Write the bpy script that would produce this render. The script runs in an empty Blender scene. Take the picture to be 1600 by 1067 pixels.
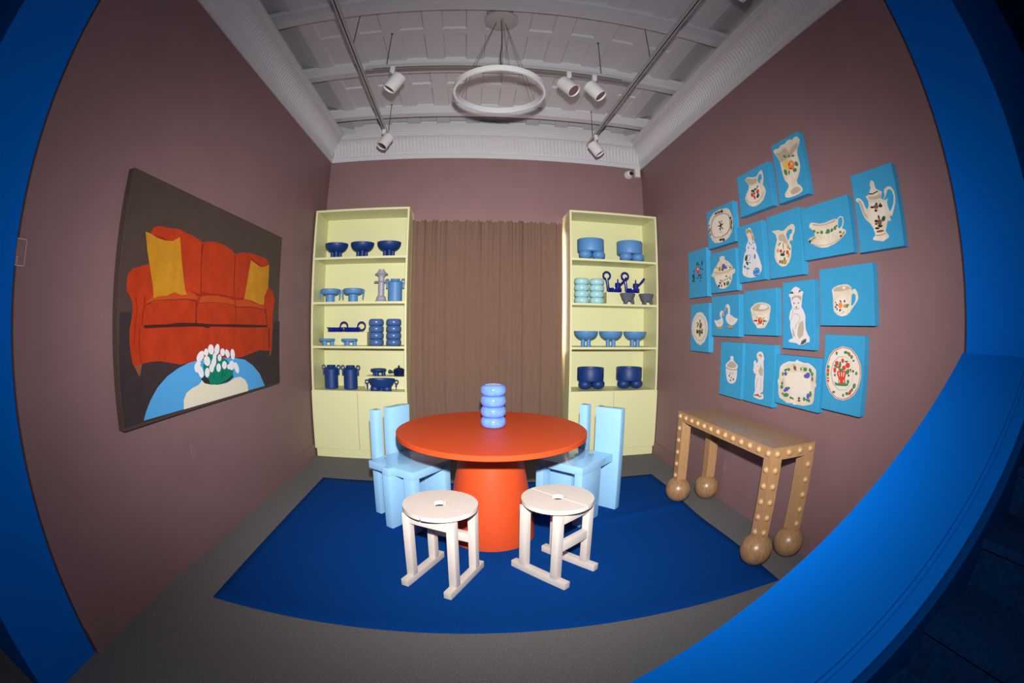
import bpy, bmesh, math, random
from mathutils import Vector, Matrix, Euler
random.seed(7)
PI = math.pi
S = bpy.context.scene
C = S.collection

# ---------------------------------------------------------------- camera (15 mm equisolid fisheye)
cd = bpy.data.cameras.new('camera')
cam = bpy.data.objects.new('camera', cd); C.objects.link(cam)
cd.type = 'PANO'
cd.sensor_fit = 'HORIZONTAL'; cd.sensor_width = 36.0; cd.sensor_height = 24.0
cd.panorama_type = 'FISHEYE_EQUISOLID'
cd.fisheye_lens = 692.3386 * 36.0 / 1600.0
cd.fisheye_fov = math.radians(200)
cd.clip_start = 0.01
_yaw, _pitch, _roll = -0.0916, -0.0326, -0.0077
_R = Matrix.Rotation(_yaw, 3, 'Z') @ Matrix.Rotation(_pitch, 3, 'X') @ Matrix.Rotation(_roll, 3, 'Y')
_M = _R @ Matrix.Rotation(PI / 2, 3, 'X')
cam.matrix_world = Matrix.Translation((0, 0, 1.5)) @ _M.to_4x4()
S.camera = cam

# ---------------------------------------------------------------- exposure, world, flash
vs = S.view_settings
S.display_settings.display_device = 'sRGB'
vs.view_transform = 'Standard'; vs.look = 'None'; vs.gamma = 1.0; vs.use_curve_mapping = False
vs.exposure = 0.0
wd = bpy.data.worlds.new('world'); S.world = wd; wd.use_nodes = True
wd.node_tree.nodes['Background'].inputs[0].default_value = (0.75, 0.85, 1.0, 1)
wd.node_tree.nodes['Background'].inputs[1].default_value = 0.05
FL = bpy.data.lights.new('camera_flash', 'POINT')
FL.energy = 1060; FL.color = (1.0, 0.975, 0.95); FL.shadow_soft_size = 0.035
fo = bpy.data.objects.new('camera_flash', FL); C.objects.link(fo)
fo.location = (0.02, 0.0, 1.79)
fo.rotation_euler = Euler((PI / 2 + math.radians(-6), 0, -0.09))
FLASH_H, FLASH_V, FLASH_P, FLASH_SPILL = 46.0, 34.0, 1.65, 0.044     # beam half-widths in degrees, edge steepness, stray light
def flash_nodes():
    """a flash head's beam: wide across, narrower up and down, a little stray light all round the front"""
    FL.use_nodes = True; nt = FL.node_tree; em = nt.nodes['Emission']
    tc = nt.nodes.new('ShaderNodeTexCoord'); sp = nt.nodes.new('ShaderNodeSeparateXYZ'); nt.links.new(tc.outputs['Normal'], sp.inputs[0])
    def mth(op, a, b=None):
        n = nt.nodes.new('ShaderNodeMath'); n.operation = op
        for i, q in enumerate((a, b)):
            if q is None: continue
            if isinstance(q, (int, float)): n.inputs[i].default_value = q
            else: nt.links.new(q, n.inputs[i])
        return n.outputs[0]
    fz = mth('MULTIPLY', sp.outputs['Z'], -1.0)
    hang = mth('ARCTAN2', sp.outputs['X'], fz); vang = mth('ARCSINE', sp.outputs['Y'])
    q = mth('ADD', mth('POWER', mth('ABSOLUTE', mth('DIVIDE', hang, math.radians(FLASH_H))), 2.0), mth('POWER', mth('ABSOLUTE', mth('DIVIDE', vang, math.radians(FLASH_V))), 2.0))
    g = mth('EXPONENT', mth('MULTIPLY', mth('POWER', q, FLASH_P), -1.0))
    spill = mth('MULTIPLY', mth('MINIMUM', mth('MAXIMUM', mth('ADD', fz, 0.35), 0.0), 1.0), FLASH_SPILL)
    nt.links.new(mth('ADD', g, spill), em.inputs['Strength'])
flash_nodes()
S.cycles.max_bounces = 6
S.cycles.diffuse_bounces = 4

# ---------------------------------------------------------------- helpers
def mat(name, col, rough=0.6, bump=0.0, scale=60.0, var=0.0, vscale=8.0, metal=0.0, spec=0.5, stretch=None, emit=None, coat=0.0):
    m = bpy.data.materials.new(name); m.use_nodes = True
    nt = m.node_tree; b = nt.nodes['Principled BSDF']
    b.inputs['Base Color'].default_value = (*col, 1)
    b.inputs['Roughness'].default_value = rough
    b.inputs['Metallic'].default_value = metal
    b.inputs['Specular IOR Level'].default_value = spec
    b.inputs['Coat Weight'].default_value = coat
    if emit:
        b.inputs['Emission Color'].default_value = (*emit[0], 1); b.inputs['Emission Strength'].default_value = emit[1]
    if bump or var:
        tc = nt.nodes.new('ShaderNodeTexCoord'); mp = nt.nodes.new('ShaderNodeMapping')
        nt.links.new(tc.outputs['Object'], mp.inputs['Vector'])
        if stretch: mp.inputs['Scale'].default_value = stretch
    if bump:
        n = nt.nodes.new('ShaderNodeTexNoise'); n.inputs['Scale'].default_value = scale; n.inputs['Detail'].default_value = 4
        nt.links.new(mp.outputs['Vector'], n.inputs['Vector'])
        bp = nt.nodes.new('ShaderNodeBump'); bp.inputs['Strength'].default_value = bump; bp.inputs['Distance'].default_value = 0.004
        nt.links.new(n.outputs['Fac'], bp.inputs['Height']); nt.links.new(bp.outputs['Normal'], b.inputs['Normal'])
    if var:
        n2 = nt.nodes.new('ShaderNodeTexNoise'); n2.inputs['Scale'].default_value = vscale; n2.inputs['Detail'].default_value = 5
        nt.links.new(mp.outputs['Vector'], n2.inputs['Vector'])
        r = nt.nodes.new('ShaderNodeValToRGB')
        r.color_ramp.elements[0].position = 0.3; r.color_ramp.elements[1].position = 0.7
        r.color_ramp.elements[0].color = (*[max(0, c * (1 - var)) for c in col], 1)
        r.color_ramp.elements[1].color = (*[min(1, c * (1 + var)) for c in col], 1)
        nt.links.new(n2.outputs['Fac'], r.inputs['Fac']); nt.links.new(r.outputs['Color'], b.inputs['Base Color'])
    return m

M = dict(
    mauve=mat('mauve_paint', (0.232, 0.130, 0.133), 0.6, 0.15, 300, 0.04, 3),
    white=mat('white_ceiling_paint', (0.60, 0.60, 0.63), 0.6, 0.1, 200),
    carpet=mat('grey_carpet', (0.175, 0.17, 0.17), 0.95, 0.9, 420, 0.22, 110, spec=0.1),
    rug=mat('blue_rug_wool', (0.0015, 0.047, 0.235), 0.95, 0.6, 420, 0.10, 90, spec=0.05),
    bluewall=mat('blue_wall_paint', (0.0, 0.135, 0.60), 0.7, 0.1, 300, spec=0.04),
    stairs=mat('dark_blue_stair_carpet', (0.002, 0.03, 0.11), 0.95, 0.8, 200, 0.3, 40, spec=0.1),
    yellow=mat('pale_yellow_lacquer', (0.70, 0.69, 0.385), 0.42, 0.03, 150),
    orange=mat('orange_red_lacquer', (0.50, 0.058, 0.013), 0.55, 0.05, 300, 0.04, 40, spec=0.18),
    chair=mat('light_blue_gloss', (0.28, 0.53, 0.78), 0.13, 0.0, coat=0.3),
    ash=mat('whitewashed_wood', (0.60, 0.535, 0.485), 0.55, 0.12, 60, 0.06, 22, stretch=(1, 8, 8)),
    oak=mat('oak_veneer', (0.40, 0.225, 0.105), 0.38, 0.15, 90, 0.14, 18, stretch=(10, 10, 1)),
    oaktop=mat('oak_veneer_top', (0.36, 0.21, 0.11), 0.3, 0.1, 90, 0.15, 18, stretch=(10, 1, 10)),
    oakball=mat('turned_oak', (0.31, 0.175, 0.085), 0.32, 0.1, 60, 0.22, 14, stretch=(5, 5, 1)),
    stud=mat('pale_wood_stud', (0.50, 0.30, 0.135), 0.3),
    canvasblue=mat('blue_canvas_paint', (0.03, 0.29, 0.53), 0.55, 0.3, 500, 0.04, 10),
    brown=mat('brown_canvas_paint', (0.062, 0.037, 0.029), 0.65, 0.4, 400, 0.08, 12),
    curtain=None,
    fixture=mat('white_metal', (0.70, 0.70, 0.69), 0.35),
    track=mat('grey_track_metal', (0.42, 0.43, 0.41), 0.4),
    slot=mat('dark_slot', (0.03, 0.04, 0.04), 0.6),
    rod=mat('dark_rod', (0.10, 0.08, 0.08), 0.5),
    chrome=mat('reflector_chrome', (0.85, 0.85, 0.88), 0.06, metal=1.0),
    bulb=mat('bulb_glass', (0.9, 0.9, 0.9), 0.1),
    lens=mat('camera_lens', (0.02, 0.01, 0.015), 0.15),
    navy=mat('navy_matte_glaze', (0.003, 0.034, 0.175), 0.5, 0.03, 200),
    navy2=mat('navy_gloss_glaze', (0.004, 0.012, 0.21), 0.15),
    ink=mat('blue_black_glaze', (0.004, 0.013, 0.07), 0.15),
    mid=mat('mid_blue_matte_glaze', (0.09, 0.255, 0.54), 0.5, 0.03, 200),
    slate=mat('slate_blue_glaze', (0.065, 0.14, 0.36), 0.28),
    aqua=mat('aqua_glaze', (0.38, 0.66, 0.70), 0.25, var=0.1, vscale=40),
    peri=mat('periwinkle_glaze', (0.125, 0.245, 0.70), 0.12, var=0.15, vscale=25),
    lilac=mat('lilac_grey_glaze', (0.36, 0.35, 0.44), 0.4),
    stone=mat('grey_stone', (0.10, 0.115, 0.15), 0.8, 0.7, 150, 0.15, 60),
    inner=mat('white_glaze', (0.8, 0.82, 0.88), 0.15),
)
ARTC = dict(c=(0.62, 0.54, 0.43), w=(0.62, 0.595, 0.60), i=(0.67, 0.61, 0.52), s=(0.42, 0.35, 0.26), g=(0.06, 0.20, 0.08), G=(0.02, 0.07, 0.05),
    r=(0.55, 0.05, 0.03), o=(0.75, 0.22, 0.06), y=(0.70, 0.45, 0.12), k=(0.035, 0.028, 0.025), b=(0.20, 0.08, 0.04), u=(0.08, 0.09, 0.38),
    p=(0.72, 0.50, 0.44), B=(0.03, 0.20, 0.50), n=(0.08, 0.08, 0.085), h=(0.38, 0.26, 0.08), t=(0.03, 0.29, 0.53),
    D1=(0.042, 0.027, 0.03), D2=(0.03, 0.025, 0.035), dr=(0.28, 0.02, 0.006), dl=(0.46, 0.062, 0.012), dk=(0.06, 0.012, 0.01),
    ye=(0.50, 0.22, 0.013), br=(0.25, 0.08, 0.03), bl=(0.08, 0.36, 0.72), iv=(0.75, 0.70, 0.55), gr=(0.0, 0.20, 0.12), wh=(0.78, 0.78, 0.82), gk=(0.0, 0.08, 0.06))
ARTC['or'] = (0.42, 0.036, 0.008)
AM = {}
def artmat(k):
    if k not in AM:
        AM[k] = mat('art_paint_' + k, ARTC[k], 0.6, 0.2, 300, 0.14 if k in ('or', 'ye', 'dr', 'c', 'D1') else 0.0, 9, spec=0.2)
    return AM[k]

def curtain_mat():
    m = mat('brown_curtain_cloth', (0.20, 0.122, 0.090), 0.85, 0.4, 300, 0.07, 14, spec=0.1, stretch=(6, 1, 0.25))
    nt = m.node_tree; b = nt.nodes['Principled BSDF']; out = nt.nodes['Material Output']
    tr = nt.nodes.new('ShaderNodeBsdfTranslucent'); tr.inputs['Color'].default_value = (0.55, 0.25, 0.12, 1)
    mx = nt.nodes.new('ShaderNodeMixShader'); mx.inputs[0].default_value = 0.02
    nt.links.new(b.outputs[0], mx.inputs[1]); nt.links.new(tr.outputs[0], mx.inputs[2]); nt.links.new(mx.outputs[0], out.inputs['Surface'])
    return m
M['curtain'] = curtain_mat()

class MB:
    """collects geometry for one mesh object"""
    def __init__(s): s.v = []; s.f = []; s.m = []; s.cur = 0
    def add(s, vs_, fs_):
        o = len(s.v); s.v += [tuple(p) for p in vs_]; s.f += [tuple(i + o for i in f) for f in fs_]; s.m += [s.cur] * len(fs_); return s
    def box(s, x0, y0, z0, x1, y1, z1, b=0.0):
        if b:
            bm = bmesh.new(); bmesh.ops.create_cube(bm, size=1)
            for v in bm.verts: v.co = Vector(((x0 + x1) / 2 + v.co.x * (x1 - x0), (y0 + y1) / 2 + v.co.y * (y1 - y0), (z0 + z1) / 2 + v.co.z * (z1 - z0)))
            bmesh.ops.bevel(bm, geom=bm.edges[:], offset=b, segments=2, affect='EDGES', profile=0.6)
            bm.verts.index_update(); s.add([v.co[:] for v in bm.verts], [[v.index for v in f.verts] for f in bm.faces]); bm.free(); return s
        p = [(x0, y0, z0), (x1, y0, z0), (x1, y1, z0), (x0, y1, z0), (x0, y0, z1), (x1, y0, z1), (x1, y1, z1), (x0, y1, z1)]
        return s.add(p, [(0, 3, 2, 1), (4, 5, 6, 7), (0, 1, 5, 4), (1, 2, 6, 5), (2, 3, 7, 6), (3, 0, 4, 7)])
    def lathe(s, prof, c=(0, 0, 0), n=32, R=None):
        vs_ = []; fs_ = []
        for r, z in prof:
            for i in range(n):
                a = 2 * PI * i / n; p = Vector((r * math.cos(a), r * math.sin(a), z))
                if R is not None: p = R @ p
                vs_.append((p.x + c[0], p.y + c[1], p.z + c[2]))
        for k in range(len(prof) - 1):
            for i in range(n):
                j = (i + 1) % n; fs_.append((k * n + i, k * n + j, (k + 1) * n + j, (k + 1) * n + i))
        ring = prof[0] == prof[-1]
        if not ring and prof[0][0] > 1e-5: fs_.append(tuple(range(n))[::-1])
        if not ring and prof[-1][0] > 1e-5: fs_.append(tuple((len(prof) - 1) * n + i for i in range(n)))
        return s.add(vs_, fs_)
    def tube(s, pts, r, n=10, closed=False):
        pts = [Vector(p) for p in pts]; N = len(pts); vs_ = []; fs_ = []
        up = Vector((0, 0, 1))
        for k, p in enumerate(pts):
            a = pts[(k - 1) % N] if (closed or k > 0) else p; b = pts[(k + 1) % N] if (closed or k < N - 1) else p
            t = (b - a).normalized()
            u = t.cross(up)
            if u.length < 1e-3: u = t.cross(Vector((1, 0, 0)))
            u.normalize(); w = t.cross(u).normalized()
            rr = r[k] if isinstance(r, (list, tuple)) else r
            for i in range(n):
                q = 2 * PI * i / n; vs_.append(p + (u * math.cos(q) + w * math.sin(q)) * rr)
        K = N if closed else N - 1
        for k in range(K):
            k2 = (k + 1) % N
            for i in range(n):
                j = (i + 1) % n; fs_.append((k * n + i, k * n + j, k2 * n + j, k2 * n + i))
        if not closed: fs_ += [tuple(range(n))[::-1], tuple((N - 1) * n + i for i in range(n))]
        return s.add(vs_, fs_)
    def torus(s, c, R, r, ax=None, n=28, m=10):
        ax = ax or Matrix.Identity(3); vs_ = []; fs_ = []
        for i in range(n):
            a = 2 * PI * i / n
            for j in range(m):
                b = 2 * PI * j / m; p = ax @ Vector(((R + r * math.cos(b)) * math.cos(a), (R + r * math.cos(b)) * math.sin(a), r * math.sin(b)))
                vs_.append((p.x + c[0], p.y + c[1], p.z + c[2]))
        for i in range(n):
            for j in range(m):
                fs_.append((i * m + j, ((i + 1) % n) * m + j, ((i + 1) % n) * m + (j + 1) % m, i * m + (j + 1) % m))
        return s.add(vs_, fs_)
    def prism(s, pts, z0, z1):
        n = len(pts); vs_ = [(x, y, z0) for x, y in pts] + [(x, y, z1) for x, y in pts]
        fs_ = [tuple(range(n))[::-1], tuple(range(n, 2 * n))] + [(i, (i + 1) % n, n + (i + 1) % n, n + i) for i in range(n)]
        return s.add(vs_, fs_)
    def ball(s, c, r, n=20, sz=1.0, lo=-PI / 2, hi=PI / 2):
        k = n // 2; prof = [(max(0.0, r * math.cos(lo + (hi - lo) * i / k)), sz * r * math.sin(lo + (hi - lo) * i / k)) for i in range(k + 1)]
        prof = [(0.0 if q < 1e-6 else q, z) for q, z in prof]
        return s.lathe(prof, c, n)
    def build(s, name, m, parent=None, smooth=35, label=None):
        me = bpy.data.meshes.new(name)
        me.from_pydata(s.v, [], s.f)
        ms = m if isinstance(m, (list, tuple)) else [m]
        for x in ms: me.materials.append(x)
        if len(ms) > 1: me.polygons.foreach_set('material_index', s.m)
        bm = bmesh.new(); bm.from_mesh(me)
        bmesh.ops.remove_doubles(bm, verts=bm.verts[:], dist=1e-5)
        bmesh.ops.recalc_face_normals(bm, faces=bm.faces[:])
        if smooth:
            t = math.radians(smooth)
            for f in bm.faces: f.smooth = True
            for e in bm.edges: e.smooth = len(e.link_faces) == 2 and e.calc_face_angle(0) < t
        bm.to_mesh(me); bm.free()
        o = bpy.data.objects.new(name, me); C.objects.link(o)
        if parent: o.parent = parent
        if label: o['label'] = label
        return o

def tag(o, label, cat, group=None, kind=None):
    o['label'] = label; o['category'] = cat
    if group: o['group'] = group
    if kind: o['kind'] = kind
    return o
def thing(name, label, cat, loc=(0, 0, 0), rz=0, group=None):
    o = bpy.data.objects.new(name, None); C.objects.link(o)
    o.empty_display_size = 0.1; o.location = loc; o.rotation_euler = (0, 0, rz)
    return tag(o, label, cat, group)
def struct(o, label=None):
    o['kind'] = 'structure'
    if label: o['label'] = label
    return o
def dup(root, loc, label, rz=None, group=None):
    def cp(o, par):
        c = o.copy(); C.objects.link(c); c.parent = par
        for ch in [x for x in C.objects if x.parent == o]: cp(ch, c)
        return c
    r = cp(root, None); r.location = loc
    if rz is not None: r.rotation_euler = (0, 0, rz)
    r['label'] = label
    if group: r['group'] = group
    return r

ART = [
 ('platter', 'blue canvas painting of a cream platter with brown line border', [3.049, 3.51, 2.232, 2.585],
  'c 3484 2471 3437 2524 3377 2550 3278 2558 3156 2544 3114 2522 3082 2478 3064 2432 3067 2380 3100 2319 3143 2285 3194 2268 3287 2260 3392 2272 3437 2304 3471 2355 3488 2415;k 3439 2433 3421 2481 3373 2507 3295 2518 3193 2504 3135 2483 3112 2442 3112 2395 3130 2346 3178 2318 3261 2306 3376 2316 3422 2346 3439 2383;i 3430 2432 3413 2476 3367 2503 3291 2512 3193 2500 3142 2480 3120 2442 3119 2396 3138 2349 3184 2323 3265 2311 3373 2320 3414 2348 3430 2383;k 3252 2407 3257 2395 3266 2389 3276 2391 3283 2400 3285 2414 3280 2425 3271 2431 3261 2429 3254 2420;k 3266 2404 3272 2402 3287 2403 3304 2407 3319 2412 3324 2416 3318 2418 3303 2417 3285 2413 3271 2409;k 3224 2420 3224 2416 3231 2412 3242 2410 3253 2410 3260 2412 3260 2415 3252 2419 3241 2422 3230 2422;k 3229 2370 3236 2371 3247 2375 3258 2383 3264 2390 3264 2393 3257 2392 3246 2387 3235 2380 3229 2373;k 3271 2378 3274 2370 3281 2367 3288 2368 3294 2374 3295 2383 3292 2391 3285 2394 3277 2393 3272 2387;k 3277 2442 3272 2433 3272 2427 3277 2427 3285 2432 3294 2440 3299 2449 3299 2455 3294 2455 3285 2450;k 3247 2440 3254 2435 3260 2433 3264 2435 3264 2439 3260 2445 3253 2450 3247 2452 3243 2451 3243 2446;k 3269 2351 3271 2346 3274 2343 3277 2344 3279 2347 3279 2353 3278 2357 3275 2360 3272 2359 3269 2356;b 3245 2533 3249 2526 3265 2523 3289 2523 3310 2528 3320 2536 3316 2542 3299 2546 3276 2545 3255 2540;k 3321 2526 3329 2522 3341 2522 3350 2526 3354 2532 3352 2539 3343 2543 3332 2544 3322 2539 3318 2533;k 3212 2526 3217 2518 3228 2515 3240 2518 3250 2526 3252 2536 3247 2543 3236 2546 3224 2543 3214 2536;b 3074 2397 3081 2381 3092 2374 3101 2376 3106 2388 3103 2404 3096 2419 3085 2427 3076 2425 3071 2413;k 3084 2439 3087 2432 3095 2429 3103 2431 3109 2437 3110 2444 3107 2451 3099 2454 3091 2452 3085 2446;k 3088 2358 3091 2347 3098 2341 3105 2342 3110 2350 3110 2363 3106 2374 3100 2381 3093 2379 3088 2371;b 3212 2279 3220 2274 3245 2272 3277 2274 3305 2279 3316 2286 3308 2291 3283 2293 3250 2291 3224 2286;k 3214 2271 3219 2265 3229 2263 3241 2265 3251 2271 3254 2278 3249 2284 3239 2287 3227 2285 3217 2279;k 3268 2281 3272 2274 3281 2271 3291 2272 3298 2278 3301 2286 3297 2293 3288 2296 3278 2295 3270 2289;b 3452 2401 3460 2390 3471 2384 3479 2387 3481 2396 3478 2408 3469 2420 3459 2425 3451 2423 3448 2414;k 3459 2449 3461 2443 3466 2441 3472 2442 3476 2446 3477 2453 3474 2458 3469 2461 3464 2460 3460 2455;b 3442 2361 3445 2354 3451 2351 3458 2352 3463 2358 3464 2365 3461 2372 3455 2375 3448 2374 3443 2368'),
 ('pitcher_and_bowl', 'blue canvas painting of a small pitcher with strawberries standing in a bowl', [2.487, 2.941, 2.412, 2.761],
  'c 2852 2555 2828 2584 2797 2607 2778 2637 2790 2661 2824 2697 2811 2714 2778 2717 2713 2693 2667 2687 2643 2695 2622 2711 2587 2721 2574 2704 2570 2668 2573 2635 2589 2600 2571 2571 2560 2544 2574 2514 2609 2480 2658 2463 2700 2456 2759 2462 2807 2483 2848 2528;t 2650 2647 2642 2670 2626 2687 2600 2692 2589 2674 2592 2645 2604 2646 2618 2638 2618 2618 2637 2628;s 2818 2692 2806 2707 2764 2700 2715 2681 2665 2676 2658 2659 2665 2636 2716 2638 2767 2645 2780 2658 2801 2677;i 2817 2571 2792 2590 2766 2629 2727 2628 2667 2624 2637 2609 2618 2559 2631 2524 2667 2499 2726 2499 2793 2515 2814 2540;~s 2848 2542 2804 2508 2745 2488 2668 2485 2612 2508 2580 2549 2587 2552 2619 2512 2672 2490 2745 2493 2800 2511 2842 2544;G 2705 2577 2712 2572 2725 2571 2742 2576 2754 2583 2758 2591 2751 2597 2737 2597 2721 2593 2709 2585;G 2678 2591 2678 2586 2686 2582 2697 2582 2707 2584 2714 2589 2714 2594 2706 2597 2695 2598 2684 2596;G 2657 2597 2665 2592 2673 2591 2677 2593 2676 2599 2671 2605 2662 2610 2655 2611 2650 2609 2651 2603;r 2648 2555 2657 2547 2670 2544 2683 2549 2689 2559 2688 2570 2678 2579 2665 2581 2653 2576 2646 2566;r 2726 2553 2729 2542 2738 2536 2750 2538 2761 2547 2766 2559 2763 2569 2754 2575 2741 2573 2731 2564;r 2702 2526 2704 2515 2710 2510 2719 2511 2727 2519 2731 2530 2730 2541 2723 2547 2714 2546 2706 2538;G 2654 2521 2666 2514 2679 2512 2689 2516 2692 2526 2686 2537 2674 2544 2661 2546 2651 2541 2648 2532;G 2703 2557 2707 2551 2713 2548 2720 2550 2725 2556 2726 2563 2723 2569 2716 2572 2709 2570 2704 2564'),
 ('footed_vase', 'blue canvas painting of a tall footed vase with an orange rose', [2.077, 2.413, 2.403, 2.861],
  'c 2399 2812 2376 2820 2333 2812 2294 2827 2246 2820 2218 2834 2179 2833 2160 2820 2123 2832 2093 2824 2085 2806 2071 2798 2086 2773 2119 2737 2128 2698 2121 2649 2120 2614 2136 2573 2162 2540 2182 2522 2177 2496 2147 2474 2131 2447 2139 2433 2176 2422 2238 2420 2302 2424 2332 2434 2337 2458 2308 2480 2282 2497 2279 2520 2315 2558 2328 2604 2337 2667 2340 2711 2360 2749 2385 2788;s 2379 2791 2351 2783 2308 2775 2285 2789 2255 2790 2235 2775 2222 2747 2199 2751 2180 2769 2134 2781 2097 2780 2120 2743 2152 2736 2197 2708 2255 2703 2304 2700 2333 2703 2355 2750;i 2200 2697 2143 2733 2136 2701 2135 2648 2139 2608 2167 2558 2204 2534 2231 2576;y 2242 2662 2253 2646 2274 2641 2296 2647 2311 2664 2313 2684 2301 2700 2280 2706 2259 2699 2244 2682;y 2253 2624 2259 2614 2272 2610 2285 2614 2294 2624 2295 2636 2288 2646 2276 2650 2263 2646 2254 2636;o 2176 2634 2189 2616 2211 2609 2236 2617 2253 2635 2255 2658 2242 2675 2219 2682 2195 2674 2178 2656;r 2223 2654 2227 2649 2233 2647 2240 2648 2244 2654 2244 2660 2241 2665 2235 2667 2228 2665 2224 2660;r 2204 2616 2210 2614 2222 2615 2237 2620 2249 2625 2253 2630 2248 2632 2235 2630 2220 2626 2208 2620;y 2198 2649 2202 2643 2210 2641 2218 2644 2224 2650 2225 2657 2221 2663 2213 2665 2204 2662 2199 2656;g 2138 2635 2138 2624 2145 2617 2157 2618 2168 2625 2175 2638 2174 2649 2167 2656 2155 2655 2144 2647;g 2167 2586 2179 2582 2193 2585 2204 2593 2207 2603 2202 2611 2189 2614 2175 2611 2164 2603 2161 2594;g 2272 2610 2271 2595 2277 2586 2288 2587 2300 2597 2308 2612 2309 2627 2302 2636 2291 2635 2280 2625;g 2242 2597 2246 2588 2252 2583 2258 2585 2261 2592 2260 2602 2256 2612 2250 2616 2245 2615 2242 2607;g 2253 2715 2261 2715 2274 2720 2286 2729 2292 2739 2291 2744 2283 2744 2270 2739 2258 2729 2251 2720;g 2211 2713 2214 2708 2221 2707 2229 2709 2234 2714 2235 2720 2231 2725 2224 2726 2217 2724 2211 2719;g 2159 2702 2161 2698 2170 2696 2182 2697 2192 2700 2196 2705 2194 2709 2185 2711 2173 2710 2163 2706;p 2166 2555 2170 2548 2176 2545 2182 2547 2186 2553 2186 2561 2182 2568 2176 2571 2170 2569 2166 2563;s 2266 2464 2217 2480 2166 2467 2149 2446 2191 2434 2253 2435'),
 ('coffee_pot', 'blue canvas painting of a tall coffee pot with long spout and dark sprigs', [1.308, 1.661, 1.953, 2.413],
  'c 1642 2268 1628 2272 1601 2260 1582 2236 1572 2203 1558 2189 1541 2214 1543 2242 1558 2265 1532 2271 1514 2293 1503 2308 1509 2323 1497 2344 1484 2347 1471 2335 1469 2317 1466 2297 1448 2282 1419 2268 1423 2252 1436 2232 1419 2221 1400 2242 1406 2259 1397 2277 1371 2286 1345 2281 1325 2254 1322 2221 1330 2186 1349 2154 1361 2133 1371 2121 1389 2124 1381 2099 1391 2096 1407 2101 1422 2074 1434 2047 1412 2020 1417 2010 1462 1995 1538 2011 1542 2021 1518 2037 1528 2074 1546 2104 1585 2138 1600 2168 1612 2210 1622 2241 1642 2255;t 1424 2225 1415 2220 1395 2238 1377 2264 1360 2269 1341 2257 1334 2224 1345 2188 1364 2160 1382 2147 1386 2161 1390 2175 1392 2202 1383 2222 1400 2217 1414 2215;t 1432 2232 1422 2257 1410 2259 1404 2243 1414 2225 1425 2222;s 1631 2260 1604 2248 1591 2218 1584 2183 1566 2151 1565 2134 1589 2161 1603 2194 1613 2228;s 1535 2258 1492 2252 1426 2255 1438 2233 1487 2234 1530 2245;i 1527 2222 1498 2222 1479 2202 1482 2148 1499 2102 1533 2134;i 1461 2210 1422 2208 1413 2179 1421 2138 1456 2122;b 1465 2189 1470 2182 1481 2179 1493 2181 1503 2188 1505 2196 1499 2203 1488 2205 1476 2203 1467 2197;k 1501 2192 1505 2189 1513 2188 1522 2190 1530 2194 1532 2198 1528 2201 1520 2202 1510 2200 1503 2197;k 1431 2188 1435 2183 1444 2181 1455 2183 1462 2188 1464 2194 1460 2199 1451 2201 1441 2199 1433 2194;k 1477 2169 1480 2165 1487 2163 1494 2165 1500 2168 1502 2173 1498 2177 1492 2179 1484 2177 1478 2174;k 1468 2206 1471 2202 1476 2201 1482 2202 1486 2205 1487 2209 1484 2213 1479 2214 1473 2213 1469 2210;k 1441 2201 1443 2197 1446 2195 1450 2196 1453 2199 1453 2203 1451 2206 1447 2208 1444 2207 1441 2204;b 1453 2100 1458 2091 1468 2087 1479 2089 1488 2096 1489 2106 1484 2114 1474 2119 1463 2117 1454 2110;G 1424 2110 1432 2104 1443 2102 1451 2105 1454 2113 1451 2122 1442 2129 1431 2131 1423 2127 1420 2119;k 1466 2130 1466 2123 1469 2118 1474 2118 1478 2122 1481 2130 1481 2138 1478 2142 1473 2143 1469 2138;k 1481 2110 1485 2105 1494 2103 1503 2105 1510 2109 1512 2115 1508 2119 1500 2121 1491 2119 1483 2115;k 1451 2078 1456 2074 1466 2072 1479 2074 1488 2079 1491 2084 1486 2089 1476 2090 1463 2088 1454 2084;k 1478 2069 1482 2066 1492 2065 1503 2066 1512 2070 1515 2074 1511 2078 1501 2078 1490 2077 1481 2073;b 1444 2052 1450 2048 1466 2046 1485 2047 1502 2049 1508 2053 1502 2057 1486 2059 1467 2058 1450 2056;k 1487 2095 1490 2092 1497 2091 1504 2092 1510 2095 1512 2098 1509 2101 1503 2102 1495 2101 1489 2098;~k 1526 2272 1495 2265 1448 2272 1451 2278 1496 2271 1524 2279;~b 1514 2032 1472 2029 1432 2034 1433 2037 1472 2032 1514 2035'),
 ('floral_spray', 'blue canvas painting with only a red flower spray, far left edge of the group', [3.56, 3.929, 1.805, 2.262],
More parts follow.
